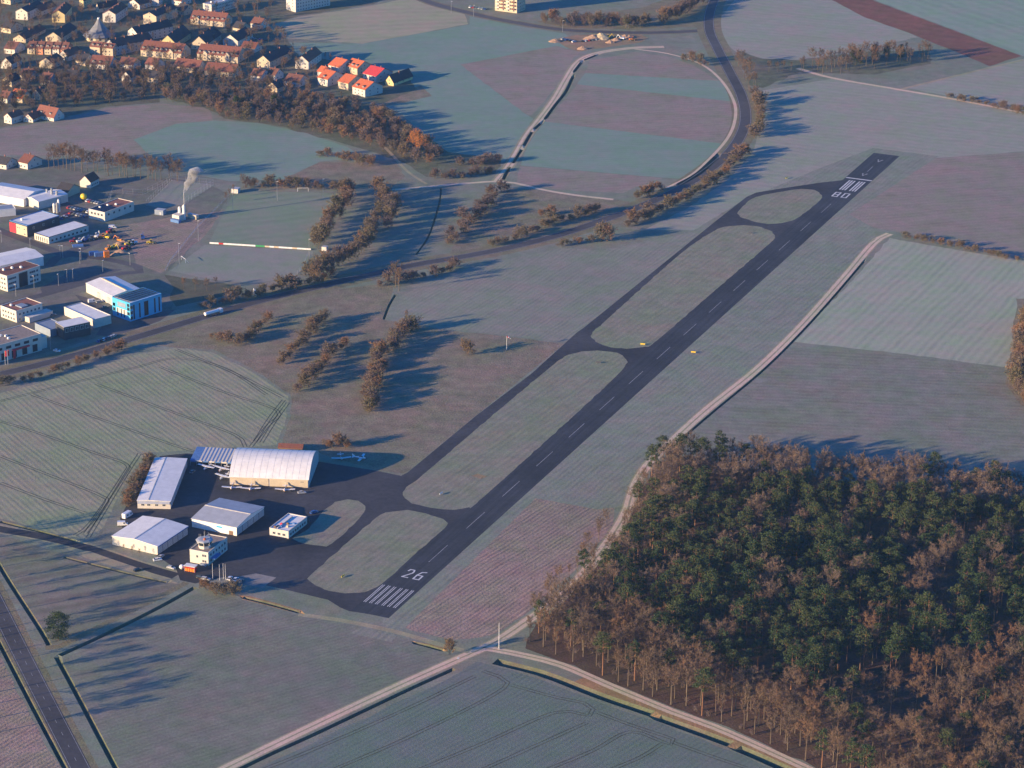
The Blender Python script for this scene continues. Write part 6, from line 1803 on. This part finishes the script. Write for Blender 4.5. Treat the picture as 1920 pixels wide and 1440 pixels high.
# fuel station
p = G((352, 1069))
t = thing('fuel_station', (p.x, p.y, 0), D(-20), 'red fuel station with a white round tank before the control tower', 'fuel station')
MB().box(-1, 4.6, -1.2, 1.2, 0, 2.2).build('tank_housing', MATS['paint red'], t)
for i in range(4): MB().box(-0.6 + i * 1.3, 0.3 + i * 1.3, -1.5, -1.2, 0.2, 1.8).build('pump', MATS['paint orange'], t)
MB().box(-1.2, 4.8, -1.9, 1.6, 2.9, 3.1).build('canopy', MATS['pale metal'], t)
for x in (-0.9, 4.5): MB().box(x - 0.08, x + 0.08, -1.7, -1.54, 0, 2.9).build('post', MATS['steel'], t)
MB().loft([[(-3.2 + r * math.cos(2 * math.pi * j / 12), r * math.sin(2 * math.pi * j / 12), z) for j in range(12)] for r, z in ((0.3, 0.0), (1.0, 0.5), (1.3, 1.3), (1.0, 2.1), (0.2, 2.5))]).build('round_tank', MATS['paint white'], t)
# perimeter boards of the pitch
A, B = G((393, 457)), G((583, 469))
n = 22
t = thing('pitch_boards', (A.x, A.y, 0), math.atan2(B.y - A.y, B.x - A.x), 'row of white, red and green advertising boards between the two pitches', 'boards')
Lb = (B - A).length
for i in range(n):
    c = 'paint red' if i == 2 else ('paint green' if i in (10, 11) else ('cream render' if i in (12, 14, 18) else 'paint white'))
    MB().box(Lb * i / n + 0.05, Lb * (i + 1) / n - 0.05, -0.06, 0.06, 0.1, 1.15).build('board', MATS[c], t)
for q, yw, lb in (((568, 359), 4, 'goal on the far end of the grass pitch'), ((344, 490), -62, 'goal on the training pitch near the hedge')):
    p = G(q)
    t = thing('goal', (p.x, p.y, 0), D(yw), lb, 'goal')
    for x in (-3.7, 3.7): MB().box(x - 0.1, x + 0.1, -0.1, 0.1, 0, 2.44).build('post', MATS['paint white'], t)
    MB().box(-3.8, 3.8, -0.1, 0.1, 2.45, 2.65).build('crossbar', MATS['paint white'], t)
    for x in (-3.7, 3.7): MB().bar((x, 0.1, 2.5), (x, 1.9, 0.05), 0.06).build('stay', MATS['paint white'], t)
# court fences
def fence(pts, h, label, gap=4.0):
    P = PX(*pts)
    t = thing('wire_fence', (P[0].x, P[0].y, 0), 0, label, 'fence')
    o = P[0]
    for a, b_ in zip(P[:-1], P[1:]):
        nn = max(1, int((b_ - a).length / gap))
        for i in range(nn + 1):
            q = a.lerp(b_, i / nn) - o
            MB().cyl(q.x, q.y, 0, h, 0.06, 0.06, 4).build('post', MATS['steel'], t)
        for z in (0.4, h * 0.5, h - 0.1):
            u, v = a - o, b_ - o
            MB().bar((u.x, u.y, z), (v.x, v.y, z), 0.045, None, 3).build('rail', MATS['steel'], t)
fence([(275, 386), (322, 339), (400, 348), (342, 386)], 4.5, 'tall wire fence round the sports court', 5.0)
fence([(200, 388), (212, 362), (268, 366), (322, 339)], 4.0, 'wire fence round the second court beside the tree line', 6.0)
fence([(430, 366), (400, 398), (372, 425), (345, 458), (318, 492), (310, 508)], 1.6, 'long low fence along the slope beside the training pitch', 8.0)
fence([(578, 478), (568, 500), (558, 514)], 2.5, 'short fence at the right end of the training pitch', 5.0)
# kilometre sign and billboard
p = G((478, 555))
t = thing('billboard', (p.x, p.y, 0), D(-62), 'white billboard standing in the thicket by the bypass', 'billboard')
MB().box(-2.2, 2.2, -0.06, 0.06, 1.2, 4.4).build('panel', MATS['paint white'], t)
for x in (-1.6, 1.6): MB().box(x - 0.1, x + 0.1, 0.07, 0.25, 0, 4.0).build('post', MATS['steel'], t)
p = G((859, 1239))
t = thing('waymark', (p.x, p.y, 0), D(20), 'small white sign on a post beside the pale field track', 'sign')
MB().box(-0.6, 0.6, -0.04, 0.04, 0.9, 1.7).build('panel', MATS['paint white'], t)
MB().box(-0.06, 0.06, 0.045, 0.15, 0, 1.6).build('post', MATS['steel'], t)
p = G((157, 376))
t = thing('yellow_tank', (p.x, p.y, 0), 0, 'yellow ball shaped tank behind the solar roofed office', 'tank')
MB().loft([[(r * math.cos(2 * math.pi * j / 12), r * math.sin(2 * math.pi * j / 12), z) for j in range(12)] for r, z in ((0.6, 0.6), (1.9, 1.4), (2.4, 2.9), (1.9, 4.4), (0.4, 5.1))]).build('ball', MATS['paint yellow'], t, smooth_=True)
MB().cyl(0, 0, 0, 0.6, 0.9, 0.7, 8).build('stand', MATS['concrete'], t)
# ---------------- smoke from the plant chimney
sm = bpy.data.materials.new('smoke')
sm.use_nodes = True
n_ = sm.node_tree
n_.nodes.clear()
so = n_.nodes.new('ShaderNodeOutputMaterial')
sv = n_.nodes.new('ShaderNodeVolumePrincipled')
sv.inputs['Color'].default_value = (0.95, 0.95, 0.97, 1)
tc = n_.nodes.new('ShaderNodeTexCoord')
nz = _noise(n_, 0.32, 4, tc.outputs['Object'], 0.6)
dn = _math(n_, 'MAXIMUM', _math(n_, 'MULTIPLY_ADD', nz, 4.0, -1.45), 0.0)
n_.links.new(dn, sv.inputs['Density'])
n_.links.new(sv.outputs[0], so.inputs['Volume'])
bx, by = PLANT.L * 0.9, PLANT.D * 0.9
c0 = Vector((PLANT.a.x, PLANT.a.y)) + PLANT.t * bx + PLANT.n * by
rings = []
for i in range(12):
    f = i / 11
    cx_, cy_, cz_ = f * 9.0 + 0.8 * math.sin(i * 1.3) * f, f * 7.0 + math.cos(i * 1.7) * f, 18.9 + 15.0 * f
    r_ = 0.7 + 4.4 * f ** 0.7 + 0.5 * math.sin(i * 2.1) * f
    if i == 11: r_ *= 0.4
    rings.append([(cx_ + r_ * math.cos(2 * math.pi * j / 12), cy_ + r_ * 0.9 * math.sin(2 * math.pi * j / 12), cz_ + 0.35 * r_ * math.sin(2 * math.pi * j / 12 + i)) for j in range(12)])
so_ = MB().loft(rings).build('smoke', sm)
so_.location = (c0.x, c0.y, 0)
tag(so_, 'white smoke drifting from the slender chimney', 'smoke', None, 'stuff')

# ================================================================== THE AIR
hm = bpy.data.materials.new('air')
hm.use_nodes = True
hn = hm.node_tree
hn.nodes.clear()
ho = hn.nodes.new('ShaderNodeOutputMaterial')
hv = hn.nodes.new('ShaderNodeVolumePrincipled')
hv.inputs['Color'].default_value = (0.30, 0.56, 1.0, 1)
hv.inputs['Density'].default_value = 0.00003
hv.inputs['Anisotropy'].default_value = 0.1
hn.links.new(hv.outputs[0], ho.inputs['Volume'])
hz = MB().box(-9100, 9100, -2100, 18100, -4, 590).build('haze', hm)
tag(hz, 'thin blue morning haze over the whole plain', 'haze', None, 'stuff')
